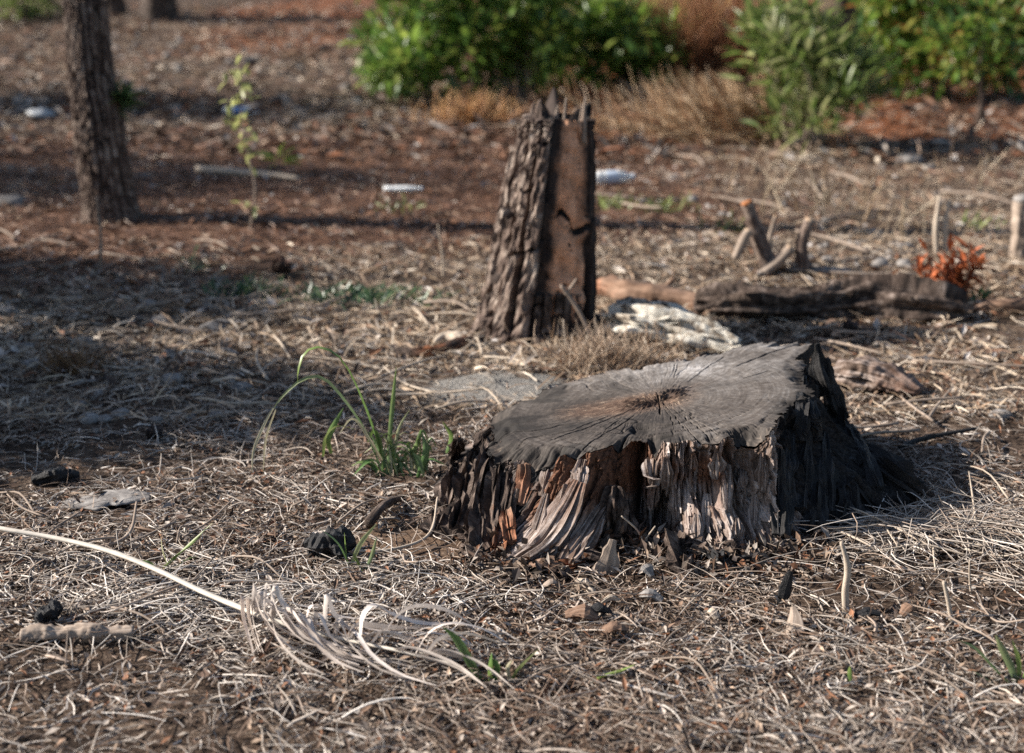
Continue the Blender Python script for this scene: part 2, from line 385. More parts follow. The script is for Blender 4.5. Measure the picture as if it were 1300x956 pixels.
def mat_ground():
    m, nt, b, out = new_mat('ground_litter_soil')
    tc = nd(nt, "ShaderNodeTexCoord"); v = tc.outputs['Object']
    big = noise(nt, v, 0.55, 4, 0.6); mid = noise(nt, v, 5, 5, 0.65); fine = noise(nt, v, 55, 5, 0.7); 
    st = nd(nt, "ShaderNodeMapping"); st.inputs['Scale'].default_value = (22, 75, 20); nt.links.new(v, st.inputs[0])
    fib = noise(nt, st.outputs[0], 1.5, 5, 0.7, 1.2)
    f = math_n(nt, 'ADD', math_n(nt, 'MULTIPLY', mid.outputs[0], 0.3), math_n(nt, 'ADD', math_n(nt, 'MULTIPLY', fine.outputs[0], 0.3), math_n(nt, 'MULTIPLY', fib.outputs[0], 0.4)))
    tan = ramp(nt, [(0.42, (0.018, 0.012, 0.009)), (0.49, (0.075, 0.050, 0.036)), (0.545, (0.16, 0.115, 0.085)), (0.62, (0.40, 0.33, 0.265))]); nt.links.new(f, tan.inputs[0])
    red = ramp(nt, [(0.42, (0.018, 0.010, 0.008)), (0.49, (0.085, 0.042, 0.026)), (0.55, (0.165, 0.088, 0.055)), (0.63, (0.34, 0.23, 0.165))]); nt.links.new(f, red.inputs[0])
    clay = ramp(nt, [(0.36, (0.07, 0.022, 0.010)), (0.5, (0.22, 0.080, 0.034)), (0.64, (0.36, 0.17, 0.085))]); nt.links.new(f, clay.inputs[0])
    duff = attr(nt, 'duff', 'Fac'); cl = attr(nt, 'clay', 'Fac'); sand = attr(nt, 'sand', 'Fac'); soil = attr(nt, 'soil', 'Fac')
    nb = math_n(nt, 'MULTIPLY', math_n(nt, 'SUBTRACT', big.outputs[0], 0.5), 1.2)
    c = mixc(nt, mapr(nt, math_n(nt, 'ADD', duff, nb), 0.25, 0.75), tan.outputs[0], red.outputs[0])
    c = mixc(nt, mapr(nt, math_n(nt, 'ADD', cl, nb), 0.3, 0.7), c, clay.outputs[0])
    so = mixc(nt, fine.outputs[0], (0.10, 0.062, 0.040), (0.26, 0.175, 0.12))
    c = mixc(nt, soil, c, so)
    sc = mixc(nt, fine.outputs[0], (0.17, 0.16, 0.15), (0.34, 0.325, 0.30))
    c = mixc(nt, mapr(nt, math_n(nt, 'ADD', sand, math_n(nt, 'MULTIPLY', math_n(nt, 'SUBTRACT', mid.outputs[0], 0.5), 0.9)), 0.35, 0.65), c, sc)
    nt.links.new(c, b.inputs['Base Color'])
    b.inputs['Roughness'].default_value = 0.95; b.inputs['Specular IOR Level'].default_value = 0.15
    bump(nt, b, f, 1.0, 0.035)
    return m
M['ground'] = mat_ground()

# ------------------------------------------------------------------ ground sheet
def graded(lo, hi, d0, d1, step, far):
    a = list(np.arange(d0, d1 + 1e-6, step))
    s = step; x = a[-1]
    while x < hi: s = min(s * 1.12, far); x += s; a.append(x)
    s = step; x = a[0]
    while x > lo: s = min(s * 1.18, far); x -= s; a.insert(0, x)
    return np.array(a)
def duff_at(x, y):
    return np.clip(sstep(4.9, 6.2, y - 0.35 * np.minimum(x, 1.2)) * (1 - 0.75 * sstep(0.2, 1.6, x - 0.02 * y)) * (1 - 0.65 * sstep(8.2, 9.6, y) * sstep(-0.2, -1.0, x)), 0, 1)
def clay_at(x, y):
    return 0.5 * sstep(12.5, 15, y) * sstep(-4.6, -3.2, x) + 1.0 * sstep(8.4, 9.4, y) * sstep(0.0, 0.7, x)
gx = graded(-420, 420, -1.9, 1.9, 0.03, 40); gy = graded(-300, 460, 1.3, 5.0, 0.03, 40)
GX, GY = np.meshgrid(gx, gy)
gv = np.stack([GX, GY, hgt(GX, GY)], -1).reshape(-1, 3)
sand_c, soil_c = G(632, 495), G(515, 690)
fx, fy = gv[:, 0], gv[:, 1]
sand = np.exp(-(((fx - sand_c[0]) / 0.20) ** 4 + ((fy - sand_c[1]) / 0.13) ** 4)) 
soil = np.exp(-(((fx - soil_c[0]) / 0.14) ** 2 + ((fy - soil_c[1]) / 0.10) ** 2))
ground = obj('ground', (gv, quads(len(gy), len(gx), False), {'duff': duff_at(fx, fy), 'clay': clay_at(fx, fy), 'sand': sand, 'soil': soil}), M['ground'])
tag(ground, 'dry woodland ground of soil, needles and grey sand', kind='structure')

# ------------------------------------------------------------------ big charred stump
PA, PB, PC = 0.1412, 0.1398, 0.0058                # plane of the saw cut
def TP(px, py):
    d = ray(px, py); t = (PA - H) / (d[2] - PB * d[0] - PC * d[1]); return d * t
pith = TP(838, 507)
top_px = [(630, 516), (624, 530), (622, 548), (618, 562), (632, 573), (660, 574), (697, 577), (734, 577), (764, 571), (788, 564), (804, 561), (840, 560), (888, 559), (924, 557), (940, 548), (974, 548), (990, 528),
          (1014, 507), (1027, 484), (1016, 467), (1018, 450), (1033, 431), (1000, 432), (940, 440), (873, 454), (840, 463), (788, 469), (734, 482), (697, 494), (664, 504)]
tp = np.array([TP(*p) for p in top_px])
ang = np.unwrap(np.arctan2(tp[:, 1] - pith[1], tp[:, 0] - pith[0])); rad = np.hypot(tp[:, 0] - pith[0], tp[:, 1] - pith[1])
base_px = [(584, 664), (602, 690), (622, 708), (652, 720), (700, 726), (742, 712), (775, 692), (800, 688), (832, 694), (865, 706), (900, 714), (960, 716), (1000, 708), (1014, 696), (1060, 678), (1110, 666), (1160, 653), (1196, 641)]
bp = [G(*p)[:2] for p in base_px] + [np.array(q) for q in ((0.86, 3.2), (0.72, 3.42), (0.45, 3.55), (0.18, 3.48), (-0.04, 3.32), (-0.16, 3.1))]
bp = np.array(bp); bang = np.unwrap(np.arctan2(bp[:, 1] - pith[1], bp[:, 0] - pith[0])); brad = np.hypot(bp[:, 0] - pith[0], bp[:, 1] - pith[1])
def periodic(a, r, q):
    o = np.argsort(a % (2 * np.pi)); a2 = (a % (2 * np.pi))[o]; r2 = r[o]
    return np.interp(q % (2 * np.pi), np.concatenate([a2[-3:] - 2 * np.pi, a2, a2[:3] + 2 * np.pi]), np.concatenate([r2[-3:], r2, r2[:3]]))
def gnd_th(px, py): g = G(px, py); return math.atan2(g[1] - pith[1], g[0] - pith[0])
def top_th(px, py): g = TP(px, py); return math.atan2(g[1] - pith[1], g[0] - pith[0])
def adiff(a, b): return (a - b + np.pi) % (2 * np.pi) - np.pi
NT, NZ = 1600, 120
th = np.linspace(0, 2 * np.pi, NT, endpoint=False)
edge_n = 0.010 * fbm(np.cos(th) * 9, np.sin(th) * 9, 1.0, 3)
rt = periodic(ang, rad, th) + edge_n
rb = periodic(bang, brad, th)
def near(t0, w): return np.exp(-(adiff(th, t0) / w) ** 2)
th_right0, th_right1 = top_th(992, 530), top_th(1033, 431) + 0.5
def between(a0, a1, soft=0.06):
    d = (th - a0) % (2 * np.pi); L = (a1 - a0) % (2 * np.pi)
    return sstep(-soft, soft, np.where(d > np.pi + L / 2, d - 2 * np.pi, d)) * (1 - sstep(L - soft, L + soft, np.where(d > np.pi + L / 2, d - 2 * np.pi, d)))
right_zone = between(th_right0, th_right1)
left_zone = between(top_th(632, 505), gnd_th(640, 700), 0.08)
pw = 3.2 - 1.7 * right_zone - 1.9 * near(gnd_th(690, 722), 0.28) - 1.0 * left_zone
pw = np.clip(pw, 1.15, 3.4)
t = np.linspace(0, 1.12, NZ)[:, None]
xt, yt = pith[0] + rt * np.cos(th), pith[1] + rt * np.sin(th)
zt = PA + PB * xt + PC * yt
# crumbled rim: notches bitten out of the edge here and there
notch = 0.004 * np.clip(fbm(np.cos(th) * 34, np.sin(th) * 34, 7.7, 2), 0, 1) + 0.05 * np.clip(fbm(np.cos(th) * 8, np.sin(th) * 8, 4.2, 2) - 0.12, 0, 1) / 0.85 + 0.02 * near(top_th(940, 548), 0.07) + 0.03 * left_zone * (0.5 + 0.5 * fbm(np.cos(th) * 14, np.sin(th) * 14, 2.2, 2))
z0 = zt - notch
tt = np.clip(t, 0, 1.12)
g = np.clip(tt, 0, 1) ** pw[None, :] + np.maximum(tt - 1, 0) * 0.5
rr = rt[None, :] + (rb - rt)[None, :] * g
thk = th[None, :] + 0.0 * t
cx_, sx_ = np.cos(thk), np.sin(thk)
groove = fbm(cx_ * 16 + 0.6 * tt, sx_ * 16, tt * 1.3, 3)
fineg = fbm(cx_ * 55, sx_ * 55, tt * 3.5, 3)
lump = fbm(cx_ * 5, sx_ * 5, tt * 4 + 9, 3)
amp = 1.0 + 0 * tt
def cells(N, k, warp, sd):
    a_ = thk / (2 * np.pi) * N + warp * fbm(cx_ * 6, sx_ * 6, tt * 4 + sd, 2); i_ = np.floor(a_) % N
    f_ = a_ - np.floor(a_); sg = np.floor(tt * k + 10 * _hash(i_, i_ * 0, i_ * 0 + sd))
    return _hash(i_, sg, i_ * 0 + sd + 1), _hash(i_ + 77, sg, i_ * 0 + sd) * (f_ - 0.5)
o1, w1 = cells(120, 2.6, 1.6, 3); o2, w2 = cells(330, 6.0, 2.5, 9); o3, w3 = cells(60, 3.0, 1.2, 21)
splint = 0.0065 * o1 + 0.0028 * o2 + 0.006 * o3 + 0.006 * w1 + 0.007 * w3
splint = splint * (0.1 + 0.9 * sstep(0.0, 0.09, tt))
rr = rr + splint + amp * (0.009 * groove + 0.0055 * fineg + 0.021 * lump * (0.4 + 0.6 * sstep(0, 0.2, tt))) + amp * right_zone[None] * (0.018 * fbm(cx_ * 24, sx_ * 24, tt * 2, 3) - 0.022 * sstep(0.03, 0.2, tt) * (1 - sstep(0.45, 0.9, tt)))
ridge = 1 - np.abs(fbm(cx_ * 20 + 3, sx_ * 20, tt * 1.0 + 3, 2)) * 2.4
rr = rr + 0.004 * np.clip(ridge, 0, 1) * amp * (0.6 + right_zone[None])
fis = near(gnd_th(800, 690), 0.055)[None] * sstep(-0.02, 0.1, tt) * (1 - 0.25 * tt) * 0.075
fis = fis + near(gnd_th(842, 698), 0.085)[None] * sstep(0.5, 0.85, tt) * 0.085
fis = fis + near(gnd_th(760, 702), 0.04)[None] * sstep(0.25, 0.6, tt) * 0.05
fis = fis + near(top_th(942, 548), 0.035)[None] * sstep(0.0, 0.06, tt) * (1 - sstep(0.3, 0.45, tt)) * 0.035
for px_, w_, a_ in ((905, 0.012, 0.02), (868, 0.010, 0.018), (965, 0.012, 0.016), (715, 0.015, 0.02), (750, 0.012, 0.016), (690, 0.012, 0.014), (930, 0.009, 0.014)):
    wob = 0.02 * fbm(tt * 7, px_ * 1.0, 0.3, 2)
    fis = fis + np.exp(-(adiff(thk + wob, gnd_th(px_, 712)) / w_) ** 2) * a_ * sstep(0.02, 0.15, tt)
crn = fbm(cx_ * 20 + 7, sx_ * 20, tt * 1.1 + 2, 3); cmask = np.exp(-(crn / 0.045) ** 2)
crh = fbm(cx_ * 30 + 7, sx_ * 30, tt * 16 + 2, 2); cmask2 = np.exp(-(crh / 0.06) ** 2) * np.clip(fbm(cx_ * 6, sx_ * 6, tt * 3, 2) * 3, 0, 1)
rr = rr - fis - 0.013 * cmask * (0.5 + 0.5 * sstep(0, 0.15, tt)) - 0.004 * cmask2 + 0.004 * fbm(cx_ * 110, sx_ * 110, tt * 9, 2)
zz = z0[None, :] * (1 - tt) + (-0.004) * np.minimum(tt, 1) - 0.06 * np.maximum(tt - 1, 0) / 0.12
disp0 = rr[0] - rt
vx, vy = pith[0] + rr * cx_, pith[1] + rr * sx_
zz = zz + np.minimum(tt, 1) * hgt(vx, vy)
SV = np.stack([vx, vy, zz], -1).reshape(-1, 3)
hn = fbm(cx_ * 9, sx_ * 9, tt * 2.5 + 2, 3)
s_char_dark = np.clip(0.42 * cmask + 0.2 * cmask2 + right_zone[None] * 1.25 + left_zone[None] * (0.55 + 0.5 * hn) + 5.0 * np.clip(fis - 0.03, 0, 0.2) + 0.55 * sstep(0.86, 1.02, tt) * (0.6 + 0.6 * hn), 0, 1.3)  # charred flank and bark; also darkens cracks, deep fissures and the foot
s_warm = np.clip(0.65 * np.exp(-((tt - 0.25) / 0.16) ** 2) * near(gnd_th(900, 714), 0.45)[None] * (0.6 + hn) + 0.9 * near(gnd_th(655, 722), 0.16)[None] * (1 - sstep(0.4, 0.75, tt)) + 0.55 * near(gnd_th(790, 690), 0.2)[None] * (1 - sstep(.5, .8, tt)) + 0.22, 0, 1) * np.ones_like(tt)
flow = np.stack([cx_ * rt.mean(), sx_ * rt.mean(), zz], -1).reshape(-1, 3)
stump = thing('tree_stump', 'wide low sawn stump, grey cracked top, flaking sides and charred right flank', 'tree stump', (float(pith[0]), float(pith[1]), 0.0))
obj('side_wood', (SV, quads(NZ, NT)[:, ::-1], {'flow': flow, 'char': s_char_dark.ravel(), 'warm': s_warm.ravel(), 'tint': (0.6 * o1 + 0.5 * o2 + 0.3 * o3).ravel()}), M['stump_side'], stump, smooth=False)

def mat_cut():
    m, nt, b, out = new_mat('grey_sawn_end_grain')
    fl = attr(nt, 'flow'); rf = attr(nt, 'rad', 'Fac')
    mp = nd(nt, "ShaderNodeMapping"); mp.inputs['Scale'].default_value = (17, 17, 17.0); nt.links.new(fl, mp.inputs[0])
    n1 = noise(nt, mp.outputs[0], 2.4, 8, 0.76, 0.9)
    mp2 = nd(nt, "ShaderNodeMapping"); mp2.inputs['Scale'].default_value = (2.5, 2.5, 170); nt.links.new(fl, mp2.inputs[0])
    n2 = noise(nt, mp2.outputs[0], 1.0, 3, 0.6, 0.6)
    tc = nd(nt, "ShaderNodeTexCoord")
    n3 = noise(nt, tc.outputs['Object'], 7, 4, 0.6); n4 = noise(nt, tc.outputs['Object'], 150, 4, 0.7)
    f = math_n(nt, 'ADD', math_n(nt, 'MULTIPLY', n1.outputs[0], 0.45), math_n(nt, 'ADD', math_n(nt, 'MULTIPLY', n2.outputs[0], 0.2), math_n(nt, 'ADD', math_n(nt, 'MULTIPLY', n3.outputs[0], 0.25), math_n(nt, 'MULTIPLY', n4.outputs[0], 0.1))))
    f = math_n(nt, 'ADD', f, math_n(nt, 'MULTIPLY', attr(nt, 'pale', 'Fac'), 0.085))
    c = ramp(nt, [(0.38, (0.022, 0.018, 0.016)), (0.46, (0.062, 0.051, 0.044)), (0.53, (0.105, 0.092, 0.083)), (0.60, (0.18, 0.165, 0.155)), (0.70, (0.44, 0.42, 0.41))]); nt.links.new(f, c.inputs[0])
    wf = mapr(nt, math_n(nt, 'ADD', attr(nt, 'warm', 'Fac'), math_n(nt, 'MULTIPLY', math_n(nt, 'SUBTRACT', n1.outputs[0], 0.5), 1.4)), 0.3, 0.8)
    wc = ramp(nt, [(0.40, (0.018, 0.010, 0.007)), (0.52, (0.085, 0.048, 0.032)), (0.60, (0.24, 0.17, 0.12)), (0.68, (0.50, 0.43, 0.34))]); nt.links.new(n1.outputs[0], wc.inputs[0])
    c1 = mixc(nt, wf, c.outputs[0], wc.outputs[0])
    c2 = mixc(nt, attr(nt, 'char', 'Fac'), c1, (0.012, 0.010, 0.009))
    nt.links.new(c2, b.inputs['Base Color']); b.inputs['Roughness'].default_value = 0.8; b.inputs['Specular IOR Level'].default_value = 0.3
    bump(nt, b, math_n(nt, 'ADD', n1.outputs[0], math_n(nt, 'MULTIPLY', n2.outputs[0], 0.5)), 0.45, 0.003)
    return m
M['cut'] = mat_cut()
NR = 90
u = np.linspace(0.0, 1, NR)[:, None] ** 0.8
ru = np.clip(u, 0.004, 1) * rt[None, :] + disp0[None, :] * u ** 6
cxx = pith[0] + ru * np.cos(th); cyy = pith[1] + ru * np.sin(th)
cz = PA + PB * cxx + PC * cyy + 0.002
rim = sstep(0.86, 1.0, u + 0.05 * fbm(cxx * 40, cyy * 40, 2.0, 2))
fib = fbm(np.cos(th)[None] * 26, np.sin(th)[None] * 26, ru * 9, 3)
cz = cz + 0.0010 * fib * sstep(0.05, 0.3, u) + 0.007 * fbm(cxx * 7, cyy * 7, 0.7, 2) + 0.0016 * fbm(cxx * 60, cyy * 60, 0.7, 2) - notch[None] * rim * 0.9 - 0.003 * rim
thw = th[None] + 0.30 * fbm(cxx * 5, cyy * 5, 1.7, 2) * sstep(0.05, 0.4, u) + 0.05 * fbm(cxx * 22, cyy * 22, 3.1, 2)
crk = 0.006 * np.exp(-(fbm(np.cos(thw) * 9, np.sin(thw) * 9, ru * 4.2 + 5, 2) / 0.022) ** 2) * np.clip(fbm(cxx * 6, cyy * 6, 4.4, 2) * 2.6 - 0.05, 0, 1) * sstep(0.1, 0.3, u)
crk = crk + 0.005 * np.exp(-(fbm(ru * 34, np.cos(th)[None] * 1.3, np.sin(th)[None] * 1.3 + 3, 2) / 0.03) ** 2) * sstep(0.2, 0.35, u) * np.clip(np.cos(adiff(th, top_th(870, 560)))[None] * 1.6 - 0.4, 0, 1)
for (a0, w0, r0, r1, dep) in ((top_th(838, 560), .018, 0.0, .40, .012), (top_th(815, 470), .03, 0, .2, .03), (top_th(700, 560), .010, .1, .8, .008), (top_th(905, 558), .010, .2, .95, .008), (top_th(880, 560), .008, .15, .8, .007), (top_th(865, 560), .008, .25, .7, .006),
                              (top_th(920, 557), .008, .3, .95, .008), (top_th(730, 577), .009, .3, 1, .008), (top_th(660, 504), .009, .35, 1, .007), (top_th(980, 470), .008, .55, .75, .01), (top_th(1000, 440), .010, .5, 1, .010), (top_th(940, 440), .008, .3, .8, .006), (top_th(788, 564), .014, .75, 1, .014), (top_th(760, 475), .010, .4, .9, .006)):
    k = np.exp(-(adiff(th[None] + 0.03 * fbm(u * 9, a0, 0.2, 2), a0) * (0.25 + u) / (w0 * 0.6)) ** 2) * sstep(r0, r0 + .08, u) * (1 - sstep(r1 - .05, r1 + 0.02, u)) * dep
    crk = np.maximum(crk, k)
pit = np.exp(-(u / 0.055) ** 2) * 0.02 * (0.6 + 0.8 * fbm(np.cos(th)[None] * 3, np.sin(th)[None] * 3, u * 4, 2)) 
knot = TP(815, 545); pit = pit + 0.012 * np.exp(-(((cxx - knot[0]) / 0.022) ** 2 + ((cyy - knot[1]) / 0.028) ** 2) ** 2)
# upright ragged fibres round the pith
rag = np.exp(-((u - 0.13) / 0.10) ** 2) * np.clip(fbm(np.cos(th)[None] * 22, np.sin(th)[None] * 22, u * 30, 3), 0, 1) * 0.012
cz = cz - crk - pit + rag
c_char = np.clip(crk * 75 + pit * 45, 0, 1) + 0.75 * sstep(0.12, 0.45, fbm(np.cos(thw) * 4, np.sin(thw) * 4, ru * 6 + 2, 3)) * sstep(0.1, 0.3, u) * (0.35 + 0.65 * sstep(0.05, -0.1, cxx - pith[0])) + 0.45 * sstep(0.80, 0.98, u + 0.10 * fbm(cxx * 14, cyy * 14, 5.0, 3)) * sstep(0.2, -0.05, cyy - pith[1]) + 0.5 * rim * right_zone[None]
c_warm = np.exp(-(u / 0.30) ** 2) * 0.75 + 0.75 * np.exp(-(((cxx - TP(760, 520)[0]) / 0.12) ** 2 + ((cyy - TP(760, 520)[1]) / 0.06) ** 2)) + 0.35 * rim
c_pale = sstep(0.12, 0.5, u) * (np.cos(adiff(th, top_th(975, 458)))[None] * 0.75 + 0.05 + 0.9 * fbm(cxx * 7, cyy * 7, 9.9, 2)) + 0.5 * np.exp(-((u - 0.16) / 0.1) ** 2)
flc = np.stack([np.cos(thw), np.sin(thw), ru], -1).reshape(-1, 3)
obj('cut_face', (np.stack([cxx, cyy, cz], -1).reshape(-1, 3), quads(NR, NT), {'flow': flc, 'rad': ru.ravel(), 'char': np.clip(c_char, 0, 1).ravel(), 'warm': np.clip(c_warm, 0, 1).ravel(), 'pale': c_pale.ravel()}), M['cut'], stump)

from mathutils.bvhtree import BVHTree
_bvh = BVHTree.FromPolygons([Vector(v) for v in SV.tolist()], quads(NZ, NT).tolist())
CAM = Vector((0, 0, H))
def on_stump(px, py, off, Y=2.84):
    """the point of the stump's side seen at this place, lifted off it; a point at depth Y beside the stump"""
    d = Vector(ray(px, py).tolist()).normalized(); hit = _bvh.ray_cast(CAM, d)
    g = G(px, py)
    if hit[0] is None: p = P(px, py, Y)
    else: p = np.array(hit[0] - d * off)
    return g + [0, 0, 0.004] if p[2] < g[2] and p[1] > g[1] else p
def pxpath(seq): return [P(a, b, y) for a, b, y in seq]
def bark(seq, radii, name='bark', mat='bark_dark', off=0.35, Y=2.84, **kw):
    kw = dict(dict(nr=44, nc=30, amp=0.42, freq=38, groove=1.5, gfreq=16, seed=random.random() * 50), **kw)
    pts = [on_stump(a, b, r * off, Y) for (a, b), r in zip(seq, radii)]
    return obj(name, gnarly(pts, radii, **kw), M[mat], stump, smooth=False)
bark([(581, 558), (578, 580), (574, 610), (568, 650)], [0.009, 0.013, 0.017, 0.024])
bark([(600, 574), (594, 600), (586, 640), (574, 684)], [0.010, 0.018, 0.022, 0.030])
bark([(622, 566), (614, 600), (606, 640), (600, 690)], [0.014, 0.018, 0.020, 0.022])
bark([(638, 580), (632, 610), (626, 650), (622, 700)], [0.014, 0.018, 0.018, 0.018], warm=[0.0, 0.0, 0.25, 0.4])
bark([(652, 586), (648, 620), (640, 660), (634, 706)], [0.010, 0.014, 0.015, 0.014], warm=[0.0, 0.1, 0.3, 0.5])
bark([(662, 578), (652, 574), (638, 568), (626, 558)], [0.007, 0.010, 0.012, 0.010])
bark([(626, 545), (616, 556), (606, 572)], [0.008, 0.013, 0.012])
bark([(606, 640), (612, 670), (610, 704)], [0.012, 0.020, 0.020])
bark([(640, 640), (644, 666), (648, 690)], [0.008, 0.012, 0.010], warm=[0.4, 0.5, 0.5], mat='log_brown')
bark([(556, 650), (560, 664), (552, 682)], [0.010, 0.022, 0.018])
bark([(735, 612), (716, 650), (690, 690), (652, 718), (630, 728)], [0.012, 0.022, 0.028, 0.022, 0.008], name='root', mat='stump_side', off=0.0, amp=0.22, freq=30, groove=0.8, gfreq=14, nr=60, nc=40, flat=(1.3, 0.8), warm=[0.6, 0.3, 0.0, 0.0, 0.2], char=[0.2, 0, 0, 0.1, 0.4])
bark([(765, 640), (748, 668), (728, 700), (712, 722)], [0.010, 0.018, 0.020, 0.010], name='root', mat='stump_side', off=0.0, amp=0.22, freq=30, groove=0.8, gfreq=14, nr=50, nc=36, flat=(1.2, 0.8), warm=[0.4, 0.2, 0.0, 0.1])
bark([(590, 700), (602, 712), (620, 720)], [0.010, 0.018, 0.012])
bark([(668, 590), (668, 612), (662, 640)], [0.014, 0.018, 0.012], warm=[0.5, 0.6, 0.5], mat='log_brown', amp=0.35, flat=(1, 0.5), off=0.1)
bark([(740, 584), (736, 600), (730, 618)], [0.008, 0.012, 0.008], mat='stump_side', off=0.2)
obj('snag', gnarly(pxpath([(781, 618, 2.66), (780, 642, 2.645), (777, 668, 2.635), (765, 692, 2.625), (744, 712, 2.615)]), [0.013, 0.023, 0.021, 0.017, 0.010], nr=60, nc=30, amp=0.5, freq=45, groove=1.3, gfreq=14, seed=4), M['bark_dark'], stump, smooth=False)
obj('snag', gnarly(pxpath([(796, 636, 2.67), (801, 668, 2.65), (806, 704, 2.635)]), [0.008, 0.013, 0.016], nr=40, nc=26, amp=0.5, freq=45, groove=1.3, gfreq=14, seed=9), M['bark_dark'], stump, smooth=False)
bark([(760, 668), (752, 690), (738, 708)], [0.006, 0.010, 0.008], warm=[0.3, 0.5, 0.8], name='snag')
bark([(858, 688), (866, 706), (870, 732)], [0.018, 0.034, 0.032], amp=0.9, off=0.9, freq=60)
bark([(888, 704), (902, 718), (914, 728)], [0.014, 0.024, 0.018], mat='charcoal', amp=0.9, off=0.7)
bark([(960, 712), (985, 714), (1004, 708)], [0.010, 0.016, 0.012], off=0.7)
bark([(930, 720), (945, 722), (960, 718)], [0.010, 0.014, 0.010], mat='charcoal', off=0.7)
bark([(700, 722), (722, 724), (742, 716)], [0.007, 0.012, 0.008], mat='log_brown', warm=[0.5, 0.9, 0.6], off=0.6)
for i, (a, b_, c_, d_) in enumerate(((1038, 436, 1052, 500), (1050, 455, 1068, 530), (1020, 478, 1016, 560), (1034, 470, 1036, 560), (1062, 500, 1090, 590), (1004, 545, 998, 640), (1026, 540, 1020, 650), (1048, 550, 1052, 650), (1080, 540, 1112, 620), (1074, 590, 1084, 660), (990, 570, 988, 680), (1040, 610, 1036, 680), (1110, 580, 1150, 640), (1066, 620, 1068, 676))):
    m_ = (a + c_) / 2 + random.uniform(-5, 5), (b_ + d_) / 2
    bark([(a, b_), m_, (c_, d_)], [0.005, random.uniform(.010, .017), random.uniform(.010, .018)], mat='burnt_wood', off=0.25, nr=36, nc=16, Y=3.05, amp=0.5)
bark([(1100, 570), (1132, 602), (1165, 632), (1198, 647)], [0.014, 0.024, 0.022, 0.008], name='root', mat='bark_dark', char=[1, 0.8, 0.4, 0.2], off=0.3, Y=2.95)
bark([(1080, 610), (1105, 640), (1130, 664)], [0.014, 0.022, 0.012], name='root', mat='bark_dark', char=[1, 0.9, 0.7], off=0.3)
for i, (a, b_, L_) in enumerate(((700, 600, 60), (716, 640, 50), (738, 600, 44), (690, 650, 46), (828, 590, 60), (846, 600, 40), (860, 640, 54), (880, 600, 50), (896, 650, 46), (910, 590, 36), (925, 620, 60), (944, 600, 64), (958, 650, 44), (968, 600, 50), (885, 668, 30), (935, 672, 30))):
    lean = -0.35 * max(0, (745 - a) / 60) * L_
    bark([(a - lean * 0.3, b_ - L_ / 2), (a + lean * 0.2, b_), (a + lean * 0.7, b_ + L_ / 2)], [0.004, random.uniform(.008, .014), 0.006], name='wood_slab', mat='stump_side', off=0.1, flat=(1, 0.5), amp=0.5, warm=[0.5, 0.15, 0.0] if b_ < 620 else None, char=[0.1, 0.0, 0.4])
for i in range(22):
    a = 590 + i * 19 + random.uniform(-8, 8); b_ = 712 + 14 * math.sin(i * 0.35) + random.uniform(-8, 10); k = random.uniform(0.006, 0.015)
    bark([(a - random.uniform(4, 14), b_ - random.uniform(-4, 9)), (a, b_ - 3), (a + random.uniform(4, 14), b_ + random.uniform(-4, 7))], [k * 0.5, k, k * 0.6], mat=('bark_dark', 'charcoal', 'log_brown')[i % 3], off=0.7, nr=14, nc=12, amp=0.8, freq=60)
# standing splinters on the burnt flank and the broken left rim
for i in range(34):
    if i < 24:
        a, b_ = random.uniform(1022, 1050), random.uniform(465, 530); y = 3.0 + (1046 - a) * -0.0008 + (530 - b_) * 0.0014
    else:
        a, b_ = random.uniform(612, 660), random.uniform(560, 590); y = 2.83
    ln = random.uniform(12, 34)
    obj('splinter', gnarly(pxpath([(a, b_, y), (a + random.uniform(-3, 3), b_ + ln / 2, y - 0.01), (a + random.uniform(-4, 4), b_ + ln, y - 0.02)]), [0.0015, 0.004, 0.006], nr=5, nc=6, amp=0.3, freq=60, seed=i), M['burnt_wood' if i < 17 else 'bark_dark'], stump)

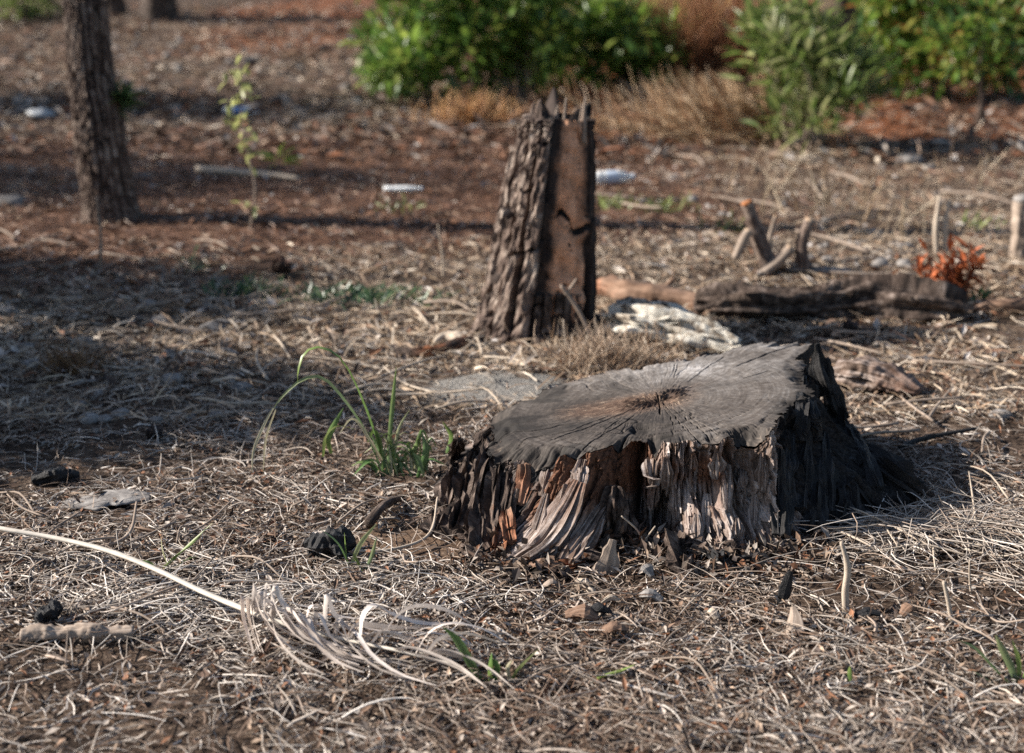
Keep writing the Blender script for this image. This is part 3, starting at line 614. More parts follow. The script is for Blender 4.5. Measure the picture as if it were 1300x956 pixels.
# ------------------------------------------------------------------ trunks with bark plates
def trunk_core(axis_pts, radii, nr, nc, seed, warmf=None, amp=0.06):
    V, Fq, at = gnarly(axis_pts, radii, nr=nr, nc=nc, amp=amp, freq=9, groove=0.10, gfreq=8, seed=seed)
    return V, Fq, at
def bark_plate(c, r, th0, th1, s0, s1, thick, seed, nu=9, nv=20):
    """one plate of bark, an irregular curved slab standing proud of the trunk; c (n,3), r (n,) describe the trunk"""
    n = len(c); eu = np.linspace(0, 1, nu); eu[0], eu[1], eu[-2], eu[-1] = 0, 0.03, 0.97, 1; ev = np.linspace(0, 1, nv); ev[1], ev[-2] = 0.012, 0.988
    uu = eu[None, :]; vv = ev[:, None]; bu = np.arange(nu)[None, :]; bv = np.arange(nv)[:, None]
    wob = 0.34 * fbm(vv * 3.5, seed, 0.5, 3); wob2 = 0.34 * fbm(vv * 3.5, seed + 40, 0.5, 3); wv = 0.10 * fbm(uu * 2, seed + 9, 0, 2)
    thg = (th0 + (th1 - th0) * (uu + wob * (1 - uu) + wob2 * uu)); sg = s0 + (s1 - s0) * (vv + wv * np.where(vv > 0.5, 1, -1) * np.abs(2 * vv - 1))
    sg = np.clip(sg, 0, 1)
    idx = sg * (n - 1); i0 = np.clip(idx.astype(int), 0, n - 2); f = (idx - i0)[..., None]
    cc = c[i0] * (1 - f) + c[i0 + 1] * f; rr_ = np.interp(idx.ravel(), np.arange(n), r).reshape(idx.shape)
    border = np.minimum(np.minimum(bu, nu - 1 - bu), np.minimum(bv, nv - 1 - bv)); prof = np.clip(border, 0, 1) ** 0.7
    thgb = np.broadcast_to(thg, prof.shape)
    out = rr_ - 0.012 + (thick + 0.012) * prof * (0.9 + 0.42 * fbm(thgb * 20, sg * 40, seed, 3))
    V = cc + np.stack([np.cos(thgb) * out, np.sin(thgb) * out, 0 * out], -1)
    fl = np.stack([np.cos(thgb) * 0.1 + seed, np.sin(thgb) * 0.1, sg * np.linalg.norm(c[-1] - c[0])], -1)
    return V.reshape(-1, 3), quads(nv, nu, False), {'flow': fl.reshape(-1, 3)}

def plates_on(parent, pts, radii, ths, smax, thick, ncols, lenr, mat, s_min=0.0, skip=None, label=None, seed0=0):
    c, r = resample(pts, radii, 60)
    k = 0
    w = (ths[1] - ths[0]) / ncols
    for j in range(ncols):
        a0 = ths[0] + j * w; s = s_min + random.uniform(-0.04, 0.02)
        while s < smax:
            L = random.uniform(*lenr); s1 = min(s + L, smax + 0.02)
            off = random.uniform(-0.12, 0.12) * w
            if not (skip and skip(a0 + w / 2, (s + s1) / 2)):
                obj('bark_plate', bark_plate(c, r, a0 + off + 0.12 * w, a0 + off + w * 0.84, max(s, 0), s1, thick * random.uniform(0.7, 1.35), seed0 + k * 3.7), M[mat], parent, smooth=False)
            k += 1; s = s1 + random.uniform(0.004, 0.015)

# snag stump in the middle distance
Bm = G(686, 420)
ax_m = [Bm + np.array([0, 0, -0.04]), P(684, 400, Bm[1]), P(692, 330, Bm[1]), P(700, 250, Bm[1]), P(708, 170, Bm[1]), P(711, 146, Bm[1])]
sc = scale_at(Bm)
rad_m = [76 / sc, 66 / sc, 57 / sc, 49 / sc, 39 / sc, 36 / sc]
snag = thing('broken_stump', 'tall narrow broken pine stump with bark ridges on its left and bare orange wood', 'tree stump', Bm)
core = gnarly(ax_m, rad_m, nr=190, nc=120, amp=0.15, freq=18, groove=0.20, gfreq=9, seed=3, jag=0.10, taper=(0, -0.4))
cv = core[0] - np.array([Bm[0], Bm[1], 0]); a_ = np.arctan2(core[0][:, 1] - np.interp(core[0][:, 2], [p[2] for p in ax_m], [p[1] for p in ax_m]), core[0][:, 0] - np.interp(core[0][:, 2], [p[2] for p in ax_m], [p[0] for p in ax_m]))
hz = (core[0][:, 2] - Bm[2]) / (ax_m[-1][2] - Bm[2])
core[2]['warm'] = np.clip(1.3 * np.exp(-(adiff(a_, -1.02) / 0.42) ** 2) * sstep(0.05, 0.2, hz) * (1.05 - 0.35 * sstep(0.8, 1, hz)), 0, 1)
core[2]['char'] = np.clip(1.1 * np.exp(-(adiff(a_, 0.1) / 0.5) ** 2) + 1.0 * np.exp(-(adiff(a_, -1.9) / 0.22) ** 2) * (0.7 + 0.3 * sstep(0.3, 0.9, hz)), 0, 1)  # front strip: shadow on the bark painted as dark colour; right side: dark bark
kx = a_ + 1.05; kz = hz + 0.012 * fbm(kx * 14, 3.0, 0.0, 3)
ck = np.exp(-((kz - 0.535 + 0.10 * kx + 0.03 * np.sin(kx * 9)) / (0.006 + 0.010 * np.abs(np.sin(kx * 5)))) ** 2) * sstep(-0.42, -0.30, kx) * (1 - sstep(0.45, 0.6, kx)) + 0.8 * np.clip(fbm(kx * 9, hz * 34, 3.3, 3) * 3.2 - 1.0, 0, 1)
core[2]['char'] = np.clip(core[2]['char'] + 1.4 * ck, 0, 1.4)
core[0][:, 1] += 0.02 * ck
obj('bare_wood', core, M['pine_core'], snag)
plates_on(snag, ax_m, rad_m, (-1.95 - 2.1, -1.72), 0.97, 0.030, 7, (0.18, 0.5), 'pine_bark', s_min=0.02, seed0=11)
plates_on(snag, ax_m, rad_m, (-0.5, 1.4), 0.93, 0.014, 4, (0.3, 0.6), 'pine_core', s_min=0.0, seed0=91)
plates_on(snag, ax_m, rad_m, (-1.75, -0.7), 0.30, 0.012, 5, (0.10, 0.2), 'bark_dark', s_min=0.0, seed0=141)
for (a, b_, h_, w_) in ((676, 152, 22, 0.013), (684, 148, 22, 0.018), (690, 148, 14, 0.015), (699, 154, 8, 0.012), (706, 154, 20, 0.007), (717, 152, 28, 0.006), (724, 160, 8, 0.012), (737, 160, 28, 0.006), (741, 166, 44, 0.009), (712, 160, 6, 0.02), (732, 168, 8, 0.018)):
    yy = Bm[1] + random.uniform(-0.06, 0.05)
    obj('splinter', gnarly(pxpath([(a, b_ + 16, yy), (a, b_, yy), (a + 1, b_ - h_ * 0.6, yy), (a + 2, b_ - h_, yy)]), [w_, w_, w_ * 0.6, 0.002], nr=8, nc=8, amp=0.4, freq=25, seed=a, flat=(1, 0.5)), M['stick' if a > 704 else 'pine_bark'], snag)
for i in range(7):
    a0 = -math.pi - 0.2 + i * 0.52 + random.uniform(-.1, .1); rr0 = rad_m[0]; k = random.uniform(1.1, 1.7); hh = random.uniform(0.03, 0.11)
    p0 = Bm + np.array([math.cos(a0) * rr0 * 0.8, math.sin(a0) * rr0 * 0.8, hh]); p1 = Bm + np.array([math.cos(a0 + 0.05) * rr0 * 1.03, math.sin(a0 + 0.05) * rr0 * 1.03, hh * 0.45]); p2 = Bm + np.array([math.cos(a0 + 0.1) * rr0 * k, math.sin(a0 + 0.1) * rr0 * k, -0.015])
    obj('root', gnarly([p0, p1, p2], [0.010, random.uniform(.012, .020), 0.006], nr=24, nc=14, amp=0.8, freq=45, groove=0.8, gfreq=10, seed=i, flat=(1, 0.6)), M['pine_bark' if i % 3 else 'bark_dark'], snag)

# crown: needles or leaves in clumps round branch ends
def crown_leaves(centres, clump_r, per, L, W, cols, up=0.3, flat=0.8, nseg=3):
    n = len(centres) * per
    ci = np.repeat(np.arange(len(centres)), per)
    d = rng.normal(0, 1, (n, 3)); d /= np.linalg.norm(d, axis=1)[:, None]
    rr_ = rng.random(n) ** 0.5 * np.repeat(clump_r, per)
    pos = centres[ci] + d * rr_[:, None] * np.array([1, 1, flat])
    dirs = d + np.array([0, 0, up]) + rng.normal(0, 0.35, (n, 3))
    c = cols[rng.integers(0, len(cols), n)] * (0.7 + 0.6 * rng.random((n, 1)))
    return pos, dirs, L * (0.6 + 0.7 * rng.random(n)), W * (0.7 + 0.5 * rng.random(n)), c
PINE_COL = np.array([[0.055, 0.085, 0.03], [0.075, 0.10, 0.04], [0.04, 0.07, 0.03]])
def pine_tree(label, base, top, r0, r1, crown_lo, spread, nclump, per=70, group=None, plates=None, mat='pine_bark', needle=(0.16, 0.014), cr=0.38, flare=1.35, name='pine_tree', sub_pts=None):
    base = np.asarray(base, float); top = np.asarray(top, float)
    t_ = thing(name, label, 'tree', base, group)
    pts = sub_pts or [base + [0, 0, -0.06], base * 0.97 + top * 0.03, base * 0.85 + top * 0.15, (base + top) / 2, top]
    rs = [r0 * flare, r0 * 1.08, r0, (r0 + r1) / 2, r1]
    if sub_pts: rs = list(np.interp(np.linspace(0, 1, len(pts)), np.linspace(0, 1, 5), rs))
    return t_, pts, rs
def finish_crown(t_, axis_pts, radii, crown_lo, spread, nclump, per, needle, cr, limb_mat, seed, cols=PINE_COL):
    c, r = resample(axis_pts, radii, 60); rs = np.random.default_rng(seed)
    cen, crs = [], []
    for i in range(nclump):
        s = crown_lo + (1 - crown_lo) * (i + rs.random()) / nclump
        j = int(s * 59); p = c[j]; a = rs.random() * 6.283; ln = spread * (0.45 + 0.75 * rs.random()) * (1.15 - 0.75 * (s - crown_lo) / (1 - crown_lo))
        e = p + np.array([math.cos(a) * ln, math.sin(a) * ln, ln * (0.05 + 0.35 * rs.random())])
        m = (p + e) / 2 + np.array([0, 0, 0.08 * ln])
        obj('branch', gnarly([p, m, e], [max(r[j] * 0.35, 0.012), 0.012, 0.005], nr=6, nc=6, amp=0.2, freq=8, groove=0), limb_mat, t_)
        cen += [e, (m + e) / 2]; crs += [cr * (0.7 + 0.5 * rs.random()), cr * 0.7]
    ps, ds, L, W, cc = crown_leaves(np.array(cen), np.array(crs), per, needle[0], needle[1], cols)
    o = obj('crown', scatter_leaves(ps, ds, L, W, cc, nseg=3), M['leaf'], t_, smooth=False); o['kind'] = 'stuff'

# pine at the left of the picture
Bp = G(142, 279); sp_ = scale_at(Bp)
axp = [Bp + np.array([0.0, 0, -0.05]), P(141, 268, Bp[1]), P(134, 225, Bp[1]), P(126, 160, Bp[1]), P(116, 90, Bp[1]), P(107, 0, Bp[1])]
dirp = (axp[-1] - axp[-2]); dirp /= np.linalg.norm(dirp)
axp_up = [axp[-1], axp[-1] + np.array([-0.05, 0.02, 1.2]), axp[-1] + np.array([-0.02, 0.05, 3.6]), axp[-1] + np.array([0.1, 0.0, 6.0])]
radp = [43 / sp_, 34 / sp_, 30 / sp_, 29 / sp_, 25 / sp_, 23 / sp_]
pine = thing('pine_tree', 'leaning pine trunk with plated bark, sunlit along its left edge', 'tree', Bp)
full_pts, full_r = axp + axp_up[1:], radp + [0.075, 0.055, 0.02]
tr = obj('trunk', gnarly(full_pts, full_r, nr=120, nc=26, amp=0.06, freq=14, groove=0.12, gfreq=9, seed=5), M['pine_core'], pine)
plates_on(tr, axp, radp, (-3.9, 0.7), 0.995, 0.011, 17, (0.08, 0.26), 'pine_bark', s_min=0.02, seed0=300)
finish_crown(pine, axp_up, [0.085, 0.075, 0.055, 0.02], 0.45, 1.3, 14, 60, (0.16, 0.012), 0.40, M['pine_core'], 5)
# tuft of green needles growing from its trunk
tf = P(152, 128, Bp[1] - 0.02)
nn = 90; dd = rng.normal(0, 1, (nn, 3)) * np.array([0.7, 0.7, 0.7]) + np.array([0.55, 0, 0.5])
o = obj('needle_tuft', scatter_leaves(np.tile(tf, (nn, 1)) + rng.normal(0, 0.012, (nn, 3)), dd, 0.06 + 0.07 * rng.random(nn), np.full(nn, 0.006), np.tile([[0.10, 0.17, 0.06]], (nn, 1)) * (0.6 + 0.8 * rng.random((nn, 1)))), M['leaf'], pine)

def simple_tree(label, base, height, r0, lean, crown_lo, spread, nclump, per, needle, cr, seed, name='pine_tree', group=None, nplates=0):
    base = np.asarray(base, float); top = base + np.array([lean[0], lean[1], height])
    t_ = thing(name, label, 'tree', base, group)
    pts = [base + [0, 0, -0.08], base * 0.97 + top * 0.03, base * 0.8 + top * 0.2, (base + top) / 2 + np.array([0.03, 0.02, 0]), top]
    rs = [r0 * 1.5, r0 * 1.15, r0, r0 * 0.7, r0 * 0.2]
    obj('trunk', gnarly(pts, rs, nr=50, nc=18, amp=0.12, freq=8, groove=0.18, gfreq=8, seed=seed), M['bark_dark'], t_)
    finish_crown(t_, pts, rs, crown_lo, spread, nclump, per, needle, cr, M['bark_dark'], seed)
    return t_
# dark trunks beyond the shrubs, at the top edge of the picture
simple_tree('dark trunk behind the upper left ground, the thicker of a close pair', G(203, 24), 7.0, 0.17, (0.3, 0.2), 0.55, 1.6, 12, 45, (0.25, 0.03), 0.6, 21, group='far tree trunks')
simple_tree('dark trunk behind the upper left ground, the thinner of a close pair', G(146, 18), 6.5, 0.12, (-0.4, 0.1), 0.55, 1.5, 10, 45, (0.25, 0.03), 0.6, 22, group='far tree trunks')
simple_tree('thick dark trunk standing behind the upright long-leaved shrub', G(1062, 52), 7.5, 0.22, (0.2, 0.3), 0.55, 1.7, 12, 45, (0.25, 0.03), 0.6, 23, group='far tree trunks')
simple_tree('dark trunk behind the reddish dry stems, left of the long-leaved shrub', G(968, 46), 7.0, 0.14, (-0.2, 0.3), 0.55, 1.5, 10, 45, (0.25, 0.03), 0.6, 24, group='far tree trunks')
# trees standing out of view to the left: they shade the left of the clearing
simple_tree('low bushy pine beside the clearing, out of view to the left, nearer the camera', (-3.2, 3.78, 0), 1.35, 0.05, (0.0, 0.05), 0.28, 0.74, 36, 170, (0.15, 0.022), 0.30, 31, group='trees left of the clearing')
simple_tree('bushy pine next behind the nearest low pine, out of view to the left', (-4.5, 5.0, 0), 2.05, 0.06, (0.1, 0.1), 0.32, 0.8, 28, 150, (0.15, 0.02), 0.34, 34, group='trees left of the clearing')
simple_tree('young pine in the row left of the clearing, out of view', (-6.7, 7.9, 0), 3.5, 0.09, (0.1, 0.2), 0.34, 1.25, 26, 130, (0.18, 0.018), 0.5, 32, group='trees left of the clearing')
simple_tree('pine farthest back in the row left of the clearing, out of view', (-8.8, 11.2, 0.0), 4.4, 0.12, (0.3, 0.0), 0.28, 1.9, 32, 130, (0.22, 0.022), 0.6, 33, group='trees left of the clearing')

# ------------------------------------------------------------------ shrubs
LEAF_MESH = {}
def leaf_mesh(kind, L, W, cols, mat):
    if kind not in LEAF_MESH:
        LEAF_MESH[kind] = []
        for c in cols:
            V, Fq = leaf_shape(L, W, 4, 0.22, 0.2)
            LEAF_MESH[kind].append(npmesh('leaf', V, Fq, M[mat], True, {'col': np.tile(np.asarray(c), (len(V), 1))}))
    return LEAF_MESH[kind]
def shrub(name, label, base, clumps, per, L, W, cols, seed, n_single=260, up=0.35, mat='leaf', stem_r=0.012, group=None, nstem=14, cat='shrub'):
    rs = np.random.default_rng(seed); base = np.asarray(base, float)
    t_ = thing(name, label, cat, base, group)
    cen = np.array([c[0] for c in clumps]); crs = np.array([c[1] for c in clumps])
    for i in range(min(nstem, len(clumps))):
        e = cen[i * len(cen) // max(nstem, 1) % len(cen)]; b0 = base + np.array([rs.normal(0, 0.05), rs.normal(0, 0.05), -0.02])
        m = (b0 + e) / 2 + np.array([rs.normal(0, 0.05), rs.normal(0, 0.05), 0.10])
        obj('stem', gnarly([b0, m, e], [stem_r, stem_r * 0.7, stem_r * 0.35], nr=7, nc=6, amp=0.15, freq=12, groove=0, seed=i), M['stick'], t_)
    pos, dirs, Ls, Ws, cc = crown_leaves(cen, crs, per, L, W, np.asarray(cols), up=up)
    key = pos[:, 1] - 0.15 * rs.random(len(pos))
    order = np.argsort(key)
    one, rest = order[:n_single], order[n_single:]
    meshes = leaf_mesh(name + str(seed), L, W, cols, mat)
    for q in one:
        o = bpy.data.objects.new('leaf', meshes[int(rs.integers(len(meshes)))]); _link(o, t_)
        d = Vector(dirs[q]).normalized(); o.rotation_mode = 'QUATERNION'; o.rotation_quaternion = d.to_track_quat('Y', 'Z')
        o.location = tuple(pos[q] - base); k = float(0.65 + 0.6 * rs.random()); o.scale = (k, k, k)
    o = obj('foliage', scatter_leaves(pos[rest], dirs[rest], Ls[rest], Ws[rest], cc[rest]), M[mat], t_); o['kind'] = 'stuff'
    return t_
def clump_cloud(pxs, base_y, seed, n, r, depth=0.35, ymin=None):
    """clump centres filling a region given in picture outline polygons at depth base_y"""
    rs = np.random.default_rng(seed); out = []
    poly = np.array(pxs, float); lo, hi = poly.min(0), poly.max(0)
    while len(out) < n:
        a, b_ = lo + (hi - lo) * rs.random(2)
        inside = False; j = len(poly) - 1
        for i in range(len(poly)):
            if (poly[i][1] > b_) != (poly[j][1] > b_) and a < (poly[j][0] - poly[i][0]) * (b_ - poly[i][1]) / (poly[j][1] - poly[i][1]) + poly[i][0]: inside = not inside
            j = i
        if inside: out.append((P(a, b_, base_y + rs.normal(0, depth)), r * (0.7 + 0.6 * rs.random())))
    return out
GREEN1 = [(0.14, 0.24, 0.04), (0.20, 0.30, 0.055), (0.07, 0.14, 0.03), (0.26, 0.32, 0.07), (0.09, 0.18, 0.045)]
GREEN2 = [(0.16, 0.23, 0.055), (0.23, 0.28, 0.09), (0.11, 0.17, 0.04), (0.33, 0.34, 0.16)]  # palest tone paints glints on some of the leaves
GREEN3 = [(0.10, 0.20, 0.03), (0.17, 0.26, 0.04), (0.27, 0.27, 0.06), (0.06, 0.13, 0.03)]
b1 = G(670, 132)
shrub('green_shrub', 'dense glossy green shrub behind the tall broken stump', b1, clump_cloud([(470, -60), (462, 60), (490, 100), (560, 110), (640, 128), (690, 118), (700, 60), (740, -60)], b1[1], 41, 78, 0.20, 0.28), 46, 0.135, 0.052, GREEN1, 41)
b1b = G(800, 112)
shrub('green_shrub', 'lower green shrub right of the tall broken stump, with narrow leaves', b1b, clump_cloud([(670, -10), (680, 104), (770, 108), (850, 95), (862, 36), (800, 4)], b1b[1], 42, 56, 0.17, 0.25), 50, 0.14, 0.042, GREEN1, 42, n_single=200)
b2 = G(1022, 188)
shrub('long_leaved_shrub', 'upright shrub with long grey-green leaves beside the dry grass heap', b2, clump_cloud([(960, 20), (940, 60), (985, 100), (985, 165), (1040, 160), (1090, 140), (1110, 90), (1060, 60), (1015, 8)], b2[1], 43, 46, 0.13, 0.18), 28, 0.15, 0.030, GREEN2, 43, up=0.8, stem_r=0.009)
b3 = G(1190, 128)
shrub('broad_shrub', 'broad yellow-green shrub at the upper right with orange dead leaves in it', b3, clump_cloud([(1085, -60), (1100, 40), (1110, 90), (1180, 105), (1260, 100), (1320, 90), (1330, 30), (1240, 0), (1230, -60)], b3[1], 44, 84, 0.20, 0.3), 44, 0.12, 0.048, GREEN3 * 3 + [(0.35, 0.14, 0.04)], 44)
b4 = G(40, 22)
shrub('distant_shrub', 'small dull green shrub at the far upper left behind the pine', b4, clump_cloud([(-40, -40), (-40, 18), (60, 18), (75, -40)], b4[1], 45, 16, 0.3, 0.4), 40, 0.14, 0.05, GREEN2, 45, n_single=60)
# thin dark sapling trunk under the right shrub
sb = G(1244, 158)
st = thing('sapling_trunk', 'thin dark sapling trunk standing under the upper right shrub', 'tree', sb)
obj('trunk', gnarly([sb + [0, 0, -0.03], P(1246, 125, sb[1]), P(1243, 92, sb[1]), P(1250, 50, sb[1])], [0.034, 0.026, 0.020, 0.008], nr=16, nc=10, amp=0.15, freq=15), M['bark_dark'], st)
pos, dirs, Ls, Ws, cc = crown_leaves(np.array([P(1240, 50, sb[1]), P(1268, 72, sb[1]), P(1222, 78, sb[1]), P(1252, 15, sb[1]), P(1285, 40, sb[1]), P(1205, 45, sb[1])]), np.array([0.18, 0.15, 0.14, 0.18, 0.16, 0.15]), 60, 0.09, 0.034, np.asarray(GREEN3)); obj('crown', scatter_leaves(pos, dirs, Ls, Ws, cc), M['leaf'], st)['kind'] = 'stuff'

# ------------------------------------------------------------------ clumps of dry stems and grass, each a thing
def stem_tuft(name, label, cat, base, n, spread, L, w, cols, lean=0.4, mat='straw', aim=None, S=5, group=None, part_name='stem', arch=0.05, sides=3):
    base = np.asarray(base, float); rs = np.random.default_rng(int(abs(base[0]) * 1000) + n)
    t_ = thing(name, label, cat, base, group)
    pos = base + np.stack([rs.normal(0, spread[0], n), rs.normal(0, spread[1], n), np.zeros(n)], -1); pos[:, 2] = hgt(pos[:, 0], pos[:, 1])
    phi = rs.random(n) * 6.283 if aim is None else aim[0] + rs.normal(0, aim[1], n)
    lift = np.clip(1 - np.abs(rs.normal(0, lean, n)), 0.15, 0.99)
    cc = np.asarray(cols)[rs.integers(0, len(cols), n)] * (0.7 + 0.6 * rs.random((n, 1)))
    g_ = strands(pos, phi, L * (0.5 + 0.7 * rs.random(n)), w * (0.7 + 0.6 * rs.random(n)), lift, np.full(n, arch), rs.normal(0, 0.3, n), S, sides, cc)
    o = obj(part_name, g_, M[mat], t_); o['kind'] = 'stuff'
    return t_
DRY = [(0.40, 0.31, 0.21), (0.30, 0.22, 0.14), (0.5, 0.42, 0.31), (0.22, 0.14, 0.08)]
RUST = [(0.28, 0.12, 0.05), (0.20, 0.08, 0.035), (0.36, 0.19, 0.09), (0.14, 0.06, 0.03)]
stem_tuft('dry_grass_clump', 'heap of flattened golden dry grass left of the long-leaved shrub', 'dry grass', G(950, 180), 1100, (0.22, 0.12), 0.42, 0.008, [(0.48, 0.34, 0.21), (0.36, 0.23, 0.13), (0.58, 0.45, 0.31), (0.25, 0.13, 0.07)], lean=0.62, aim=(2.9, 0.5), arch=0.14)
stem_tuft('dry_grass_clump', 'sprawling pale dry grass right behind the tall broken stump', 'dry grass', G(850, 172), 500, (0.35, 0.12), 0.4, 0.006, [(0.5, 0.36, 0.22), (0.4, 0.24, 0.13), (0.55, 0.42, 0.3)], lean=0.85, aim=(3.0, 0.7), arch=0.06)
stem_tuft('reddish_dry_stems', 'curtain of tall reddish dry stems between the two green shrubs', 'dry stems', G(903, 112), 700, (0.22, 0.18), 1.0, 0.007, RUST, lean=0.12, arch=0.02)
stem_tuft('dry_yellow_grass', 'tall yellowish grass rising behind the low green shrub', 'grass', G(800, 70), 700, (0.7, 0.35), 0.85, 0.010, [(0.30, 0.28, 0.08), (0.38, 0.33, 0.12), (0.22, 0.2, 0.06), (0.33, 0.2, 0.08)], lean=0.2)
stem_tuft('brown_fern', 'withered orange brown fern under the dense green shrub', 'dead fern', G(600, 158), 260, (0.16, 0.08), 0.24, 0.008, [(0.38, 0.19, 0.07), (0.28, 0.13, 0.05), (0.45, 0.27, 0.12)], lean=0.4)
stem_tuft('dry_grass_tuft', 'upright wispy brown grass tuft between the two stumps', 'dry grass', G(775, 470), 420, (0.085, 0.04), 0.14, 0.0022, [(0.34, 0.25, 0.18), (0.26, 0.17, 0.11), (0.42, 0.33, 0.25)], lean=0.3)
stem_tuft('dry_grass_tuft', 'dark brown dead tuft on the shaded ground at the far left', 'dry grass', G(85, 472), 220, (0.04, 0.03), 0.09, 0.002, [(0.22, 0.13, 0.06), (0.16, 0.09, 0.05)], lean=0.4)
for (a, b_, n, sx, L, lab) in ((1060, 272, 40, 0.28, 0.26, 'thin upright dry stems behind the cluster of cut stubs'), (980, 238, 18, 0.25, 0.22, 'sparse dry stems left of the cut stub cluster, behind it'), (1150, 300, 26, 0.18, 0.24, 'thin dry stems right of the cut stub cluster'), (1260, 240, 18, 0.2, 0.25, 'thin dry stems behind the cut post at the right edge')):
    stem_tuft('dry_stem_clump', lab, 'dry stems', G(a, b_), n, (sx, 0.15), L, 0.004, DRY, lean=0.18, group='thin dry stems on the sunlit ground')
stem_tuft('orange_pine_straw', 'reddish fallen needles banked under the shrubs', 'pine straw', G(770, 140), 500, (0.5, 0.14), 0.22, 0.004, [(0.30, 0.12, 0.05), (0.24, 0.09, 0.04)], lean=0.9)

# rusty dead sprig behind the log
sg = G(1212, 392)
sprig = thing('dead_sprig', 'small upright sprig of rusty orange dead leaves against the dark log', 'dead plant', sg)
rs = np.random.default_rng(77)
for i in range(13):
    e = P(1162 + i * 7 + rs.normal(0, 4), 322 + rs.normal(0, 14) + abs(i - 6) * 4, sg[1] + rs.normal(0, 0.05)); m = (sg + e) / 2 + rs.normal(0, 0.012, 3)
    sm = obj('stem', gnarly([sg, m, e], [0.005, 0.0035, 0.002], nr=6, nc=6, amp=0.1, groove=0, seed=i), M['log_brown'], sprig)
    for k in range(14):
        f = 0.30 + 0.70 * k / 13; p = sg * (1 - f) + e * f + (m - (sg + e) / 2) * 4 * f * (1 - f)
        dv = (rs.normal(0, 1, 3) + np.array([0, 0, 0.5]))[None]
        obj('leaf', scatter_leaves(p[None], dv, np.array([0.045 + 0.03 * rs.random()]), np.array([0.016]), np.array([[0.36, 0.10, 0.035]]) * (0.5 + 0.8 * rs.random())), M['deadleaf'], sm)
gl = rng.normal(0, 0.02, (20, 3)) + P(1243, 384, sg[1]); o = obj('green_shoot', scatter_leaves(gl, rng.normal(0, 1, (20, 3)) + [0, 0, 0.7], np.full(20, 0.05), np.full(20, 0.014), np.tile([[0.10, 0.16, 0.07]], (20, 1))), M['leaf'], sprig)

# weeds on the left
wd = G(318, 290)
weed = thing('tall_weed', 'tall spindly weed with small yellow-green leaves right of the leaning pine', 'weed', wd)
stem_pts = [wd, P(324, 240, wd[1]), P(314, 190, wd[1]), P(306, 140, wd[1]), P(300, 80, wd[1])]
obj('stem', gnarly(stem_pts, [0.005, 0.0045, 0.004, 0.003, 0.002], nr=14, nc=6, amp=0.1, groove=0), M['stick'], weed)
for i, (a, b_, n) in enumerate(((300, 92, 9), (296, 106, 8), (306, 122, 6), (318, 118, 4), (296, 132, 5), (300, 156, 8), (306, 168, 7), (312, 182, 5), (318, 262, 5), (316, 205, 3))):
    for k in range(n):
        p = P(a + rng.normal(0, 7), b_ + rng.normal(0, 6), wd[1] + rng.normal(0, 0.03))
        obj('leaf', scatter_leaves(p[None], (rng.normal(0, 1, 3) + [0, -0.3, 0.3])[None], np.array([0.055]), np.array([0.026]), np.array([[0.36, 0.38, 0.15]]) * (0.7 + 0.6 * rng.random())), M['leaf'], weed)
w2 = G(352, 224)
seedling = thing('leafy_seedling', 'bright yellow-green broad-leaved seedling beside the tall spindly weed', 'seedling', w2)
for (a, b_, a2, b2_) in ((350, 200, 322, 194), (352, 205, 330, 200), (356, 202, 372, 186), (358, 205, 384, 199), (354, 200, 360, 180), (350, 210, 342, 212), (358, 208, 380, 206)):
    p, q = P(a, b_, w2[1]), P(a2, b2_, w2[1] - 0.03)
    obj('leaf', scatter_leaves(p[None], (q - p)[None], np.array([np.linalg.norm(q - p) * 1.15]), np.array([0.046]), np.array([[0.34, 0.42, 0.08]]), nseg=5), M['leaf'], seedling)
obj('stem', gnarly([w2, P(354, 206, w2[1])], [0.005, 0.003], nr=5, nc=6, amp=0.1, groove=0), M['stick'], seedling)

